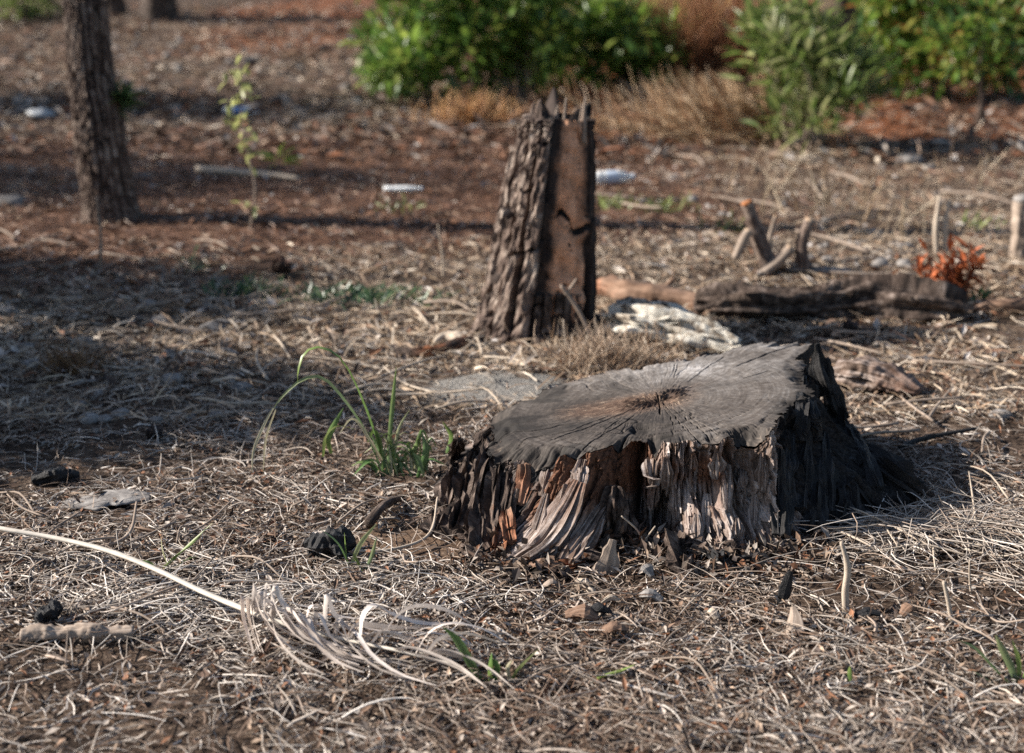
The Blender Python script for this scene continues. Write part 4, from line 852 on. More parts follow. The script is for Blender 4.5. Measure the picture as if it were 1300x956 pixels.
# ------------------------------------------------------------------ green grass plants, blade by blade
def blade_plant(name, label, base, blades, w, cols, cat='grass', mat='blade'):
    t_ = thing(name, label, cat, base)
    for i, (seq, wk, c, c2) in enumerate(blades):
        pts = [P(a, b_, y) for a, b_, y in seq]
        obj('blade', ribbon(pts, w * wk, 14, 0.22, random.uniform(-0.5, 0.5), random.uniform(-0.5, 0.5) + 0.4, cols[c], None if c2 is None else cols[c2]), M[mat], t_)
    return t_
GC = [(0.095, 0.18, 0.05), (0.19, 0.26, 0.07), (0.46, 0.42, 0.28), (0.12, 0.19, 0.09), (0.28, 0.31, 0.15)]
gb = G(488, 602); y = gb[1]
blade_plant('tall_grass_plant', 'tall arching green and straw grass plant left of the wide stump', gb, [
    ([(488, 600, y), (478, 560, y), (462, 515, y - .02), (443, 472, y - .03), (425, 450, y - .04), (402, 442, y - .04), (386, 451, y - .05), (379, 472, y - .06), (378, 485, y - .06)], 1.5, 0, 1),
    ([(486, 602, y), (466, 552, y), (440, 512, y - .02), (410, 480, y - .03), (382, 483, y - .04), (357, 505, y - .05), (347, 520, y - .06)], 0.7, 3, 4),
    ([(347, 518, y - .06), (335, 540, y - .08), (322, 572, y - .1), (320, 600, y - .12)], 0.6, 2, 2),
    ([(350, 520, y - .06), (338, 556, y - .06), (334, 600, y - .06)], 0.5, 2, 2),
    ([(492, 602, y), (494, 560, y + .02), (499, 505, y + .03), (503, 466, y + .04)], 1.0, 3, 1),
    ([(484, 604, y), (470, 585, y - .03), (448, 604, y - .06)], 1.0, 0, 0),
    ([(420, 576, y - .05), (416, 558, y - .06), (424, 540, y - .06), (436, 518, y - .06)], 1.3, 1, 0),
    ([(410, 580, y - .05), (414, 556, y - .06), (428, 542, y - .06), (452, 545, y - .06)], 0.9, 1, 4),
    ([(488, 590, y), (470, 560, y - .03), (448, 532, y - .04), (430, 552, y - .05)], 0.7, 2, 2),
    ([(500, 604, y), (520, 575, y), (545, 580, y)], 0.9, 3, 0), ([(496, 604, y), (480, 570, y + .03), (468, 548, y + .03)], 1.2, 0, 3),
    ([(530, 606, y - .04), (540, 575, y - .04), (536, 550, y - .04)], 1.4, 0, 3), ([(530, 600, y), (545, 585, y), (565, 590, y)], 1.2, 0, 0),
    ([(566, 575, y + .1), (572, 555, y + .1), (562, 535, y + .1)], 1.3, 0, 1), ([(520, 580, y), (530, 560, y), (534, 545, y)], 1.0, 1, 0),
    ([(538, 604, y - .05), (532, 585, y - .05), (524, 575, y - .05)], 1.0, 3, 3), ([(494, 604, y), (500, 580, y), (506, 545, y), (520, 520, y)], 0.7, 2, 4)] + [
    (lambda a, hh, dx: ([(a, 606, y + 0.02 * dx / 30), (a + dx * 0.3, 606 - hh * 0.7, y), (a + dx * 0.8, 606 - hh, y), (a + dx * 1.3, 606 - hh * 0.75, y)], random.uniform(0.4, 1.0), random.choice((0, 3, 3, 1, 2, 4)), random.choice((0, 1, 4, 2))))(random.uniform(470, 545), random.uniform(18, 60), random.uniform(-34, 34)) for _ in range(40)], 0.0105, GC)
gb = G(612, 866); y = gb[1]
blade_plant('grass_plant', 'short green grass plant at the front, below the palm leaflets', gb, [
    ([(618, 872, y), (600, 850, y), (580, 815, y - .02), (562, 796, y - .02)], 1.5, 3, 0), ([(622, 870, y), (621, 850, y), (624, 828, y)], 0.9, 1, 0), ([(626, 870, y), (629, 850, y), (627, 836, y)], 1.3, 0, 0),
    ([(645, 872, y), (660, 850, y), (684, 824, y)], 1.0, 1, 4), ([(612, 872, y), (604, 860, y), (598, 835, y)], 0.9, 0, 4), ([(650, 875, y), (644, 850, y), (650, 838, y)], 0.6, 2, 2)], 0.012, GC)
gb = G(770, 868); y = gb[1]
blade_plant('grass_plant', 'single green blade lying low at the front in the middle', gb, [([(740, 876, y), (760, 862, y), (790, 852, y), (806, 844, y)], 1.1, 1, 1), ([(745, 878, y), (752, 870, y), (775, 862, y)], 0.7, 3, 4)], 0.011, GC)
gb = G(1288, 868); y = gb[1]
blade_plant('grass_plant', 'green grass plant at the front right corner', gb, [([(1285, 872, y), (1262, 850, y), (1238, 825, y), (1218, 813, y)], 1.1, 0, 1), ([(1290, 872, y), (1284, 850, y), (1272, 825, y), (1264, 806, y)], 1.2, 3, 4), ([(1294, 872, y), (1294, 840, y), (1285, 812, y)], 0.8, 1, 1),
    ([(1296, 872, y), (1306, 845, y), (1312, 815, y)], 1.0, 0, 1), ([(1270, 872, y), (1250, 862, y), (1232, 850, y)], 0.6, 4, 4), ([(1080, 868, y), (1078, 856, y), (1079, 846, y)], 0.7, 0, 1)], 0.011, GC)
gb = G(446, 726); y = gb[1]
blade_plant('grass_plant', 'thin green grass plant just left of the wide stump foot', gb, [([(442, 716, y), (428, 690, y), (404, 670, y)], 0.8, 0, 3), ([(446, 716, y), (458, 690, y), (478, 665, y)], 0.8, 4, 4), ([(464, 722, y), (472, 705, y), (478, 682, y)], 0.7, 3, 4), ([(460, 726, y), (452, 712, y), (448, 702, y)], 0.8, 1, 1), ([(440, 712, y), (438, 694, y), (437, 676, y)], 0.4, 0, 1)], 0.011, GC)
gb = G(225, 728); y = gb[1]
blade_plant('grass_plant', 'slanting green grass plant behind the pale palm stalk', gb, [([(204, 726, y), (222, 708, y), (246, 690, y), (262, 670, y)], 1.0, 1, 0), ([(206, 728, y), (232, 700, y), (270, 664, y)], 0.7, 3, 4), ([(200, 728, y), (190, 716, y), (176, 712, y)], 0.8, 1, 1), ([(212, 728, y), (236, 712, y), (252, 706, y)], 0.8, 0, 1), ([(216, 726, y), (206, 700, y), (204, 680, y)], 0.5, 4, 2)], 0.012, GC)

# ------------------------------------------------------------------ bleached palm frond
fb = G(330, 818)
frond = thing('palm_frond', 'bleached dead palm frond with a long stalk and curled leaflets', 'palm frond', fb)
rach = [G(-60, 705, 0.085), G(0, 716, 0.075), G(72, 726, 0.07), G(140, 740, 0.065), G(200, 758, 0.055), G(262, 782, 0.045), G(312, 800, 0.04), G(352, 812, 0.035), G(420, 828, 0.03), G(500, 842, 0.025), G(580, 858, 0.02)]
obj('stalk', gnarly(rach, [0.0068, 0.0066, 0.0066, 0.0062, 0.006, 0.006, 0.006, 0.0055, 0.005, 0.004, 0.003], nr=60, nc=8, amp=0.08, freq=20, groove=0.12, gfreq=3, flat=(1, 0.65), col=(0.66, 0.60, 0.52)), M['frond'], frond)
rc, _ = resample(rach, np.zeros(len(rach)), 200)
rs = np.random.default_rng(12)
for i in range(46):
    f = 0.60 + 0.36 * (i / 45) ** 1.15 + rs.normal(0, 0.006); p = rc[min(int(f * 199), 199)]
    u_ = i / 45; side = 1 if i % 2 else -1
    ln = 0.19 + 0.06 * rs.random() if u_ < 0.5 else 0.10 + 0.06 * rs.random()
    # leaflets leave the stalk upward, arch over and fall to the right
    if u_ < 0.72:
        up_h = rs.uniform(0.015, 0.04) if rs.random() < 0.55 else rs.uniform(0.04, 0.07); fw = rs.uniform(0.02, 0.06); out = -rs.uniform(0.05, 0.12) if side > 0 or rs.random() < 0.5 else rs.uniform(0.0, 0.07)
        pts = [p, p + [0.004, 0.25 * out * 0.3, up_h * 0.8], p + [fw * 0.4, out * 0.4, up_h], p + [fw * 0.9, out * 0.8, up_h * 0.45], p + [fw * 1.5 + 0.02, out * 1.2, -0.005], p + [fw * 2.2 + 0.05, out * 1.5, -0.012]]
        if u_ < 0.10: pts = [p, p + [0.0, -0.01, 0.03], p + [0.004, -0.03, 0.0], p + [0.02, -0.07, -0.02], p + [0.035, -0.11, -0.03]]
    else:
        up_h = rs.uniform(0.005, 0.05); out = rs.uniform(-0.09, 0.11)
        pts = [p, p + [ln * 0.15, out * 0.2, up_h * 0.8], p + [ln * 0.4, out * 0.5, up_h], p + [ln * 0.75, out * 0.85, up_h * 0.5], p + [ln * 1.05, out * 1.1 - 0.02, -0.005]]
    for q in range(1, len(pts)): pts[q] = np.array([pts[q][0], pts[q][1], max(pts[q][2], float(hgt(pts[q][0], pts[q][1])) + 0.008 + 0.01 * rs.random())])
    k = 0.75 + 0.4 * rs.random()
    obj('leaflet', ribbon(pts, rs.uniform(0.006, 0.0125), 13, 0.12, rs.uniform(-1.2, 1.2), rs.uniform(0.2, 1.2), np.array((0.66, 0.59, 0.54)) * k, np.array((0.60, 0.53, 0.48)) * k, tip=0.15, basew=0.7), M['frond'], frond)

# ------------------------------------------------------------------ logs, stubs, sticks, stones
def log(name, label, seq, radii, mat, cat='log', lift=0.6, group=None, ret=False, **kw):
    pts = [G(a, b_) for a, b_ in seq]; pts = [p + np.array([0, 0, r * lift + 0.008]) for p, r in zip(pts, radii)]
    kw = dict(dict(nr=60, nc=18, amp=0.28, freq=12, groove=0.2, gfreq=6, seed=random.random() * 40), **kw)
    t_ = thing(name, label, cat, G(*seq[len(seq) // 2]), group)
    obj('body', gnarly(pts, radii, **kw), M[mat], t_)
    return t_, pts
lg, _ = log('fallen_log', 'smooth brown fallen branch with an orange broken end, left end of the log line', [(764, 372), (800, 384), (850, 390), (905, 398)], [0.032, 0.040, 0.038, 0.034], 'log_brown', warm=[0.5, 0.1, 0.0, 0.3], amp=0.4, freq=24, groove=0.4)
obj('side_branch', gnarly([P(842, 368, 4.75), P(850, 360, 4.75), P(856, 352, 4.75)], [0.016, 0.010, 0.006], nr=7, nc=8), M['log_brown'], lg)
lg, lp = log('fallen_log', 'thick dark rotten log lying across the ground behind the wide stump', [(885, 398), (940, 404), (1010, 406), (1080, 402), (1140, 404), (1190, 408), (1222, 408)], [0.045, 0.060, 0.058, 0.062, 0.068, 0.062, 0.045], 'bark_dark', amp=0.34, freq=16, groove=0.9, gfreq=10, nc=40, nr=150)
for i in range(40):
    a = random.uniform(885, 1215); q = G(a, 400); sg_ = random.uniform(0.03, 0.06)
    obj('bark_flake', gnarly([q + [0, -0.055, random.uniform(0.01, .05)], q + [0.05, -0.05, random.uniform(0.03, .07)], q + [0.11, -0.04, random.uniform(0.02, .06)]], [0.006, random.uniform(.012, .024), 0.006], nr=9, nc=8, amp=0.9, freq=40, groove=0.6, flat=(1, 0.4), seed=i), M[('bark_dark', 'bark_dark', 'log_brown', 'charcoal')[i % 4]], lg, smooth=False)
log('fallen_log', 'greyish brown branch end at the right edge, in line with the dark log', [(1238, 396), (1275, 398), (1320, 396), (1380, 392)], [0.022, 0.026, 0.03, 0.03], 'log_brown')
# white flaky log
wl, wp = log('rotten_log', 'bleached white flaking rotten log in front of the dark log', [(782, 425), (815, 432), (855, 438), (895, 446), (935, 452)], [0.056, 0.074, 0.066, 0.052, 0.026], 'log_white', amp=0.30, freq=15, groove=0.75, gfreq=8, nr=120, nc=44, lift=0.5)
for i in range(30):
    f = random.random(); q = wp[min(int(f * 4), 3)] * (1 - (f * 4 % 1)) + wp[min(int(f * 4), 3) + 1] * (f * 4 % 1); a = random.uniform(-2.9, 0.3)
    q = q + np.array([0, math.cos(a) * -0.045 if a < -1.5 else -0.04, random.uniform(-0.02, 0.055)])
    ax_ = np.array([random.uniform(.02, .05), random.uniform(-.012, .006), random.uniform(-.012, .012)]); obj('wood_flake', gnarly([q - ax_, q + [0, -0.006, 0.004], q + ax_], [0.004, random.uniform(.008, .014), 0.004], nr=9, nc=8, amp=0.6, freq=40, flat=(1, 0.4), seed=i * 1.7), M['log_white'], wl, smooth=False)
rl, _ = log('rotten_wood', 'flaky grey and brown rotten wood slab right behind the wide stump', [(1062, 487), (1095, 494), (1130, 500), (1165, 506)], [0.040, 0.056, 0.046, 0.020], 'stump_side', amp=0.6, freq=26, groove=0.8, gfreq=10, nr=90, nc=36, warm=[0.1, 0.2, 0.5, 0.4], flat=(1.2, 0.65), cat='rotten wood')
log('rotten_wood', 'low dark brown bark piece leaning on the foot of the tall broken stump', [(500, 452), (540, 456), (580, 448), (612, 436)], [0.010, 0.018, 0.022, 0.014], 'bark_dark', amp=0.5, freq=20, warm=[0.2, 0.5, 0.4, 0.2], cat='rotten wood')
log('bark_piece', 'curved pale bark curl left of the tall broken stump foot', [(552, 440), (566, 436), (582, 440), (592, 446)], [0.010, 0.02, 0.02, 0.01], 'pale_stick', amp=0.4, freq=30, cat='bark')
# cluster of cut stubs
cb = G(968, 348)
cs = thing('cut_stub_cluster', 'cluster of sawn stubs sprouting together behind the dark log', 'tree stump', cb)
for (seq, rd) in (([(976, 338), (962, 300), (948, 258)], (0.034, 0.030, 0.024)), ([(964, 350), (985, 335), (1004, 316)], (0.019, 0.021, 0.020)), ([(1020, 340), (1018, 310), (1028, 280)], (0.030, 0.022, 0.020)), ([(934, 328), (944, 306), (950, 294)], (0.017, 0.018, 0.016)), ([(978, 330), (978, 300), (984, 276)], (0.009, 0.008, 0.006))):
    yy = cb[1] + random.uniform(-0.05, 0.08); pts = pxpath([(a, b_, yy) for a, b_ in seq])
    s_ = obj('stub', gnarly(pts, list(rd), nr=18, nc=14, amp=0.18, freq=14, groove=0.12, seed=seq[0][0]), M['pine_bark'] if rd[0] > 0.02 else M['stick'], cs)
    dirn = pts[-1] - pts[-2]; dirn /= np.linalg.norm(dirn)
    obj('cut_end', gnarly([pts[-1] - dirn * 0.004, pts[-1] + dirn * 0.006, pts[-1] + dirn * 0.009], [rd[2] * 0.98, rd[2] * 0.9, rd[2] * 0.3], nr=4, nc=12, amp=0.1, warm=[1, 1, 1] if rd[0] > 0.033 else None, taper=(0, 0)), M['cutwood'], s_)
pb = G(1292, 328)
pt = thing('cut_post', 'short grey cut stub standing at the right edge of the clearing', 'tree stump', pb)
s_ = obj('stub', gnarly([pb + [0, 0, -0.02], P(1296, 290, pb[1]), P(1298, 256, pb[1])], [0.03, 0.028, 0.03], nr=40, nc=20, amp=0.4, freq=22, groove=0.5, gfreq=8), M['stick'], pt)
obj('cut_end', gnarly([P(1298, 256, pb[1]), P(1298, 250, pb[1]), P(1298, 247, pb[1])], [0.032, 0.034, 0.012], nr=4, nc=12, amp=0.15, taper=(0, 0)), M['stone'], pt)
for (a, lab, hx) in ((1190, 'pale dead stake behind the rusty sprig, left one of a close pair', 248), (1202, 'pale dead stake behind the rusty sprig, right one of a close pair', 255)):
    q = G(a, 322); t_ = tag(obj('dead_stake', gnarly([q + [0, 0, -0.02], P(a - 2, 290, q[1]), P(a + 3, hx, q[1])], [0.013, 0.011, 0.006], nr=12, nc=8, amp=0.2, freq=20), M['pale_stick'], loc=q), lab, 'stake', 'pale dead stakes')

def stick(name, label, pts, radii, mat='stick', cat='stick', group=None, **kw):
    kw = dict(dict(nr=max(8, 5 * len(pts)), nc=7, amp=0.2, freq=25, groove=0.1, seed=random.random() * 30), **kw)
    pts = [np.asarray(p, float) for p in pts]
    return tag(obj(name, gnarly(pts, radii, **kw), M[mat], loc=pts[0]), label, cat, group)
y = G(1074, 776)[1]
stick('upright_peg', 'pale split twig standing upright in front of the shaded needles', [P(1074, 778, y), P(1073, 750, y), P(1076, 720, y), P(1068, 688, y)], [0.0065, 0.0068, 0.006, 0.0035], 'pale_stick', 'twig', nr=24, nc=9)
stick('broken_stick', 'short thick broken stick with patchy pale bark at the lower left', [G(28, 812, .010), G(70, 812, .012), (G(120, 812, .012)), G(170, 810, .010)], [0.012, 0.015, 0.014, 0.010], 'stick', nr=60, nc=18, amp=0.7, freq=60, groove=0.5, taper=(0.05, 0.05))
tag(obj('charred_lump', gnarly([G(48, 798, .012), G(62, 793, .02), G(78, 786, .024)], [0.012, 0.018, 0.012], nr=18, nc=16, amp=1.0, freq=70), M['charcoal'], loc=G(62, 796), smooth=False), 'small black charred lump lying on the broken stick', 'charcoal')
tag(obj('charred_lump', gnarly([G(396, 706, .02), G(420, 708, .026), G(448, 700, .024)], [0.022, 0.034, 0.020], nr=26, nc=22, amp=0.9, freq=48, groove=0.6), M['charcoal'], loc=G(420, 708), smooth=False), 'black charred knob among green blades left of the wide stump', 'charcoal')
tag(obj('charred_lump', gnarly([G(42, 616, .01), G(75, 614, .02), G(100, 612, .012)], [0.010, 0.026, 0.012], nr=18, nc=16, amp=1.0, freq=50), M['charcoal'], loc=G(72, 616), smooth=False), 'black chunk on the shaded ground at the left', 'charcoal')
tag(obj('bark_board', gnarly([G(80, 642, .004), G(115, 642, .010), G(160, 636, .010), G(190, 632, .004)], [0.018, 0.034, 0.030, 0.014], nr=40, nc=16, amp=0.45, freq=34, flat=(1.5, 0.22)), M['stone'], loc=G(130, 640)), 'flat grey weathered slab on the shaded ground above the palm stalk', 'wood slab')
tag(obj('wood_chip', gnarly([G(1012, 806, .002), G(1010, 800, .018), G(1006, 793, .034)], [0.018, 0.014, 0.005], nr=8, nc=6, amp=0.35, freq=30, flat=(1, 0.7), taper=(0.1, 0.1)), M['stick'], loc=G(1012, 804), smooth=False), 'grey wedge of wood standing up in the needles at the lower right', 'wood chip')
chips = [(738, 792, 0.028, 'log_brown', 'orange brown split wood chip in front of the wide stump'), (762, 786, 0.020, 'charcoal', 'dark chip right beside the orange split chip'), (775, 772, 0.016, 'pale_stick', 'pale bone-like chip above the dark chip'), (826, 768, 0.022, 'stone', 'small grey flat stone below the charred lumps'),
         (766, 728, 0.030, 'stick', 'upright grey bark sheet against the wide stump foot'), (748, 718, 0.026, 'bark_dark', 'brown bark chunk below the front snag of the stump'), (822, 736, 0.020, 'stone', 'rounded grey pebble below the hollow of the stump'), (905, 790, 0.016, 'pale_stick', 'pale splintered chip in the needles below the stump'), (690, 728, 0.030, 'log_brown', 'long reddish bark strip under the front root'),
         (780, 810, 0.024, 'log_brown', 'dark reddish bark flake half buried below the split chip'), (640, 702, 0.016, 'stone', 'knobbly grey chip at the left of the front root'), (990, 770, 0.016, 'charcoal', 'dark chip left of the upright peg'), (1100, 790, 0.022, 'charcoal', 'burnt black stick piece right of the grey wedge'), (1152, 786, 0.018, 'log_brown', 'small rust coloured bark flake at the lower right'), (700, 752, 0.016, 'stick', 'tan wood sliver below the front root')]
for i, (a, b_, r_, mt, lab) in enumerate(chips):
    q = G(a, b_); an = random.uniform(0, 3.14)
    if 'upright' in lab: pts = [q + [0, 0, -0.005], q + [0.008, 0.004, 0.03], q + [0.018, 0.01, 0.065]]; rd = [r_ * 0.7, r_ * 0.7, r_ * 0.3]; fl_ = (1, 0.25)
    else: pts = [q + [-math.cos(an) * r_, -math.sin(an) * r_ * .6, 0.012], q + [0, 0, 0.022], q + [math.cos(an) * r_, math.sin(an) * r_ * .6, 0.016]]; rd = [r_ * 0.35, r_ * 0.6, r_ * 0.3]; fl_ = (1, 0.6)
    tag(obj('wood_chip' if mt != 'stone' else 'stone', gnarly(pts, rd, nr=8, nc=8, amp=0.8, freq=45, groove=0.5, flat=fl_, seed=i * 2.3, taper=(0.1, 0.1)), M[mt], loc=q, smooth=False), lab, 'wood chip' if mt != 'stone' else 'stone')
# named single sticks and twigs
stick('dark_rod', 'thin black stick lying right of the wide stump', [G(1140, 574, .012), G(1175, 566, .02), G(1240, 556, .025)], [0.006, 0.006, 0.004], 'charcoal')
stick('pale_branch', 'pale grey branch lying on the reddish ground by the spindly weed', [G(250, 222, .03), G(300, 226, .03), G(345, 230, .03), G(380, 232, .02)], [0.022, 0.02, 0.018, 0.012], 'pale_stick')
ym = Bm[1] - 0.22
stick('dead_twig', 'slanting dead twig crossing the foot of the tall broken stump', [P(752, 432, ym), P(735, 395, ym), P(712, 362, ym)], [0.006, 0.006, 0.005], 'stick', 'twig')
stick('dead_twig', 'short twig forking up at the right of the slanting twig', [P(718, 374, ym), P(724, 366, ym), P(732, 354, ym)], [0.005, 0.0045, 0.003], 'stick', 'twig')
stick('dead_twig', 'upright dry twig in front of the tall broken stump', [P(717, 490, ym - .1), P(719, 450, ym - .1), P(715, 405, ym - .1)], [0.003, 0.003, 0.002], 'pale_stick', 'twig')
y = G(127, 345)[1]
stick('dead_twig', 'grey upright twig before the leaning pine', [P(127, 345, y), P(128, 300, y), P(122, 250, y)], [0.006, 0.005, 0.003], 'stick', 'twig')
y = G(562, 352)[1]
stick('dead_twig', 'thin pale stalk standing alone left of the tall broken stump', [P(563, 352, y), P(561, 320, y), P(556, 285, y)], [0.0045, 0.004, 0.002], 'pale_stick', 'twig')
y = 2.60
stick('dead_twig', 'bent straw bridging the dark hollow of the wide stump', [P(802, 708, y), P(820, 684, y), P(832, 668, y)], [0.0018, 0.0018, 0.0014], 'pale_stick', 'twig')
stick('dead_twig', 'folded straw in the dark hollow of the wide stump', [P(820, 694, y), P(808, 672, y), P(789, 655, y)], [0.0018, 0.0018, 0.0014], 'pale_stick', 'twig')
stick('dead_twig', 'leaning grey twig at the burnt corner of the wide stump', [G(1050, 706, .01), P(1010, 672, 2.72), P(976, 643, 2.70)], [0.004, 0.0045, 0.003], 'stick', 'twig')
stick('dead_twig', 'dark root-like twig left of the wide stump', [G(468, 676, .02), G(490, 660, .035), P(520, 630, 2.9)], [0.014, 0.010, 0.004], 'bark_dark', 'twig', amp=0.4)
stick('dead_twig', 'forked grey twig at the left above the palm stalk', [G(118, 704, .012), G(150, 700, .02), G(168, 690, .03), G(176, 672, .06)], [0.004, 0.004, 0.0035, 0.002], 'stick', 'twig')
stick('dead_twig', 'knobbly brown twig arching left of the charred knob', [G(330, 716, .01), P(352, 708, 2.62), P(372, 740, 2.60), G(382, 760, .01)], [0.005, 0.006, 0.005, 0.003], 'stick', 'twig', amp=0.4)
stick('dead_twig', 'long pale straw lying from the charred knob to the stump', [G(450, 712, .02), G(500, 706, .015), G(545, 690, .02), G(556, 660, .05)], [0.003, 0.003, 0.003, 0.002], 'pale_stick', 'twig')
y = G(1206, 790)[1]
stick('dead_twig', 'pale stub twig standing beside the lower right needles', [P(1208, 790, y), P(1204, 765, y), P(1198, 738, y)], [0.004, 0.004, 0.003], 'pale_stick', 'twig')
y = G(1231, 757)[1]
stick('dead_twig', 'thin pale upright straw near the right edge', [P(1233, 756, y), P(1231, 735, y), P(1231, 712, y)], [0.002, 0.002, 0.0015], 'pale_stick', 'twig')

# loose sticks lying about
rs = np.random.default_rng(101)
def region(px0, py0, px1, py1): return G(rs.uniform(px0, px1), rs.uniform(py0, py1))
def loose(n, box, L, r_, mat, label, group, name='loose_twig'):
    for i in range(n):
        p = region(*box); a = rs.uniform(0, 6.28); l = L * rs.uniform(0.6, 1.4); d = np.array([math.cos(a), math.sin(a), 0]); k = rs.normal(0, 0.06) * l; nrm = np.array([-d[1], d[0], 0])
        pts = [p + np.array([0, 0, 0.02]), p + d * l * 0.5 + nrm * k + np.array([0, 0, rs.uniform(0.015, 0.04)]), p + d * l + np.array([0, 0, rs.uniform(0.01, 0.05)])]
        for q in pts: q[2] = q[2] - p[2] + float(hgt(q[0], q[1]))
        stick(name, label, pts, [r_, r_ * rs.uniform(0.8, 1), r_ * 0.6], mat, 'twig', group, nr=9, nc=6, amp=0.25)
loose(18, (620, 730, 1260, 950), 0.11, 0.0019, 'stick', 'thin grey twig lying loose in the needles before the wide stump', 'loose twigs before the wide stump')
loose(14, (0, 640, 520, 790), 0.14, 0.0024, 'stick', 'thin grey twig lying loose in the straw about the palm stalk', 'loose twigs about the palm stalk')
loose(16, (1020, 640, 1300, 740), 0.22, 0.0024, 'pale_stick', 'long thin twig in the shaded needles right of the wide stump', 'loose twigs right of the wide stump')
loose(14, (900, 420, 1300, 560), 0.25, 0.004, 'stick', 'grey twig lying on the sunlit ground between stump and log', 'loose twigs between stump and log')
loose(14, (330, 400, 640, 520), 0.22, 0.004, 'pale_stick', 'pale twig lying on the ground left of the tall broken stump', 'loose twigs left of the broken stump')
loose(16, (760, 200, 1300, 350), 0.4, 0.007, 'stick', 'grey stick lying on the bright ground beyond the dark log', 'loose sticks beyond the dark log')
loose(16, (0, 300, 560, 420), 0.3, 0.005, 'stick', 'grey stick lying on the reddish needles by the leaning pine', 'loose sticks by the leaning pine')

# stones
def stones(n, box, r_, mat, label, group, name='stone', cat='stone'):
    for i in range(n):
        p = region(*box); k = r_ * rs.uniform(0.6, 1.5)
        tag(obj(name, icolump(p + [0, 0, k * 0.3], (k * rs.uniform(.8, 1.4), k, k * rs.uniform(.45, .75)), 0.35, 1.6, rs.random() * 40, 10, 7), M[mat], loc=p), label, cat, group)
stones(80, (0, 40, 460, 150), 0.034, 'stone', 'small grey stone on the stony rise behind the leaning pine', 'stones on the rise behind the pine')
stones(16, (0, 55, 460, 150), 0.045, 'charcoal', 'small dark cone or lump on the stony rise behind the leaning pine', 'dark lumps on the rise', 'dark_lump', 'lump')
stones(24, (0, 380, 340, 560), 0.018, 'stone', 'small grey stone on the shaded ground at the left', 'stones on the shaded ground')
stones(24, (960, 310, 1180, 350), 0.022, 'stone', 'pale stone scattered around the cut stub cluster', 'stones around the cut stubs')
stones(14, (760, 200, 1300, 300), 0.02, 'stone', 'pale stone on the bright ground beyond the stubs', 'stones beyond the stubs')
stones(12, (700, 740, 960, 840), 0.010, 'pale_stick', 'small pale flake in the needles before the wide stump', 'pale flakes before the wide stump', 'wood_chip', 'wood chip')
for (a, b_, r_, lab) in ((205, 412, 0.030, 'pale rounded stone on the shaded ground, left of the other pale stone'), (270, 421, 0.034, 'flat pale stone on the shaded ground below the green patch'), (14, 262, 0.06, 'bluish grey flat stone at the far left edge'), (8, 400, 0.03, 'small pale stone at the left edge'), (985, 395, 0.022, 'white stone before the dark log'), (1050, 390, 0.022, 'second white stone before the dark log'), (1270, 530, 0.022, 'white stone at the right edge behind the stump'), (1155, 208, 0.06, 'broken pale slab on the bright ground at the upper right')):
    q = G(a, b_); tag(obj('stone', icolump(q + [0, 0, r_ * 0.3], (r_ * 1.3, r_, r_ * 0.6), 0.35, 1.6, a * 0.1, 14, 9), M['stone'], loc=q), lab, 'stone')
# burnt cones and bark bits
def pine_cone(q, r_, label, col, axis=(0.3, -0.2, 0.9)):
    t_ = thing('pine_cone', label, 'pine cone', q); ax = np.asarray(axis, float); ax /= np.linalg.norm(ax); c0 = np.asarray(q) + np.array([0, 0, r_ * 0.8])
    obj('core', icolump(c0, (r_ * 0.6, r_ * 0.6, r_ * 0.8), 0.15, 2, 1.0, col=np.array(col) * 0.5), M['cone'], t_)
    N = np.cross(ax, [0.2, 0.9, 0.1]); N /= np.linalg.norm(N); B = np.cross(ax, N); ps, ds = [], []
    for i in range(70):
        v = -0.9 + 1.8 * i / 69; a = i * 2.39996; rr_ = math.sqrt(max(1 - v * v, 0.05)); d = (N * math.cos(a) + B * math.sin(a))
        ps.append(c0 + ax * v * r_ * 0.9 + d * rr_ * r_ * 0.55); ds.append(d + ax * 0.5)
    V, Fq, at = scatter_leaves(np.array(ps), np.array(ds), np.full(70, r_ * 0.62), np.full(70, r_ * 0.5), np.tile([col], (70, 1)) * (0.7 + 0.6 * rng.random((70, 1))), droop=-0.1)
    obj('scales', (V, Fq, at), M['cone'], t_)['kind'] = 'stuff'
pine_cone(G(357, 350), 0.036, 'round dark brown pine cone on the reddish needles', (0.085, 0.045, 0.032))
pine_cone(G(1078, 425), 0.024, 'small dark pine cone before the dark log', (0.06, 0.04, 0.035))
pine_cone(G(196, 560), 0.020, 'small dark pine cone on the shaded ground at the left', (0.06, 0.045, 0.04))

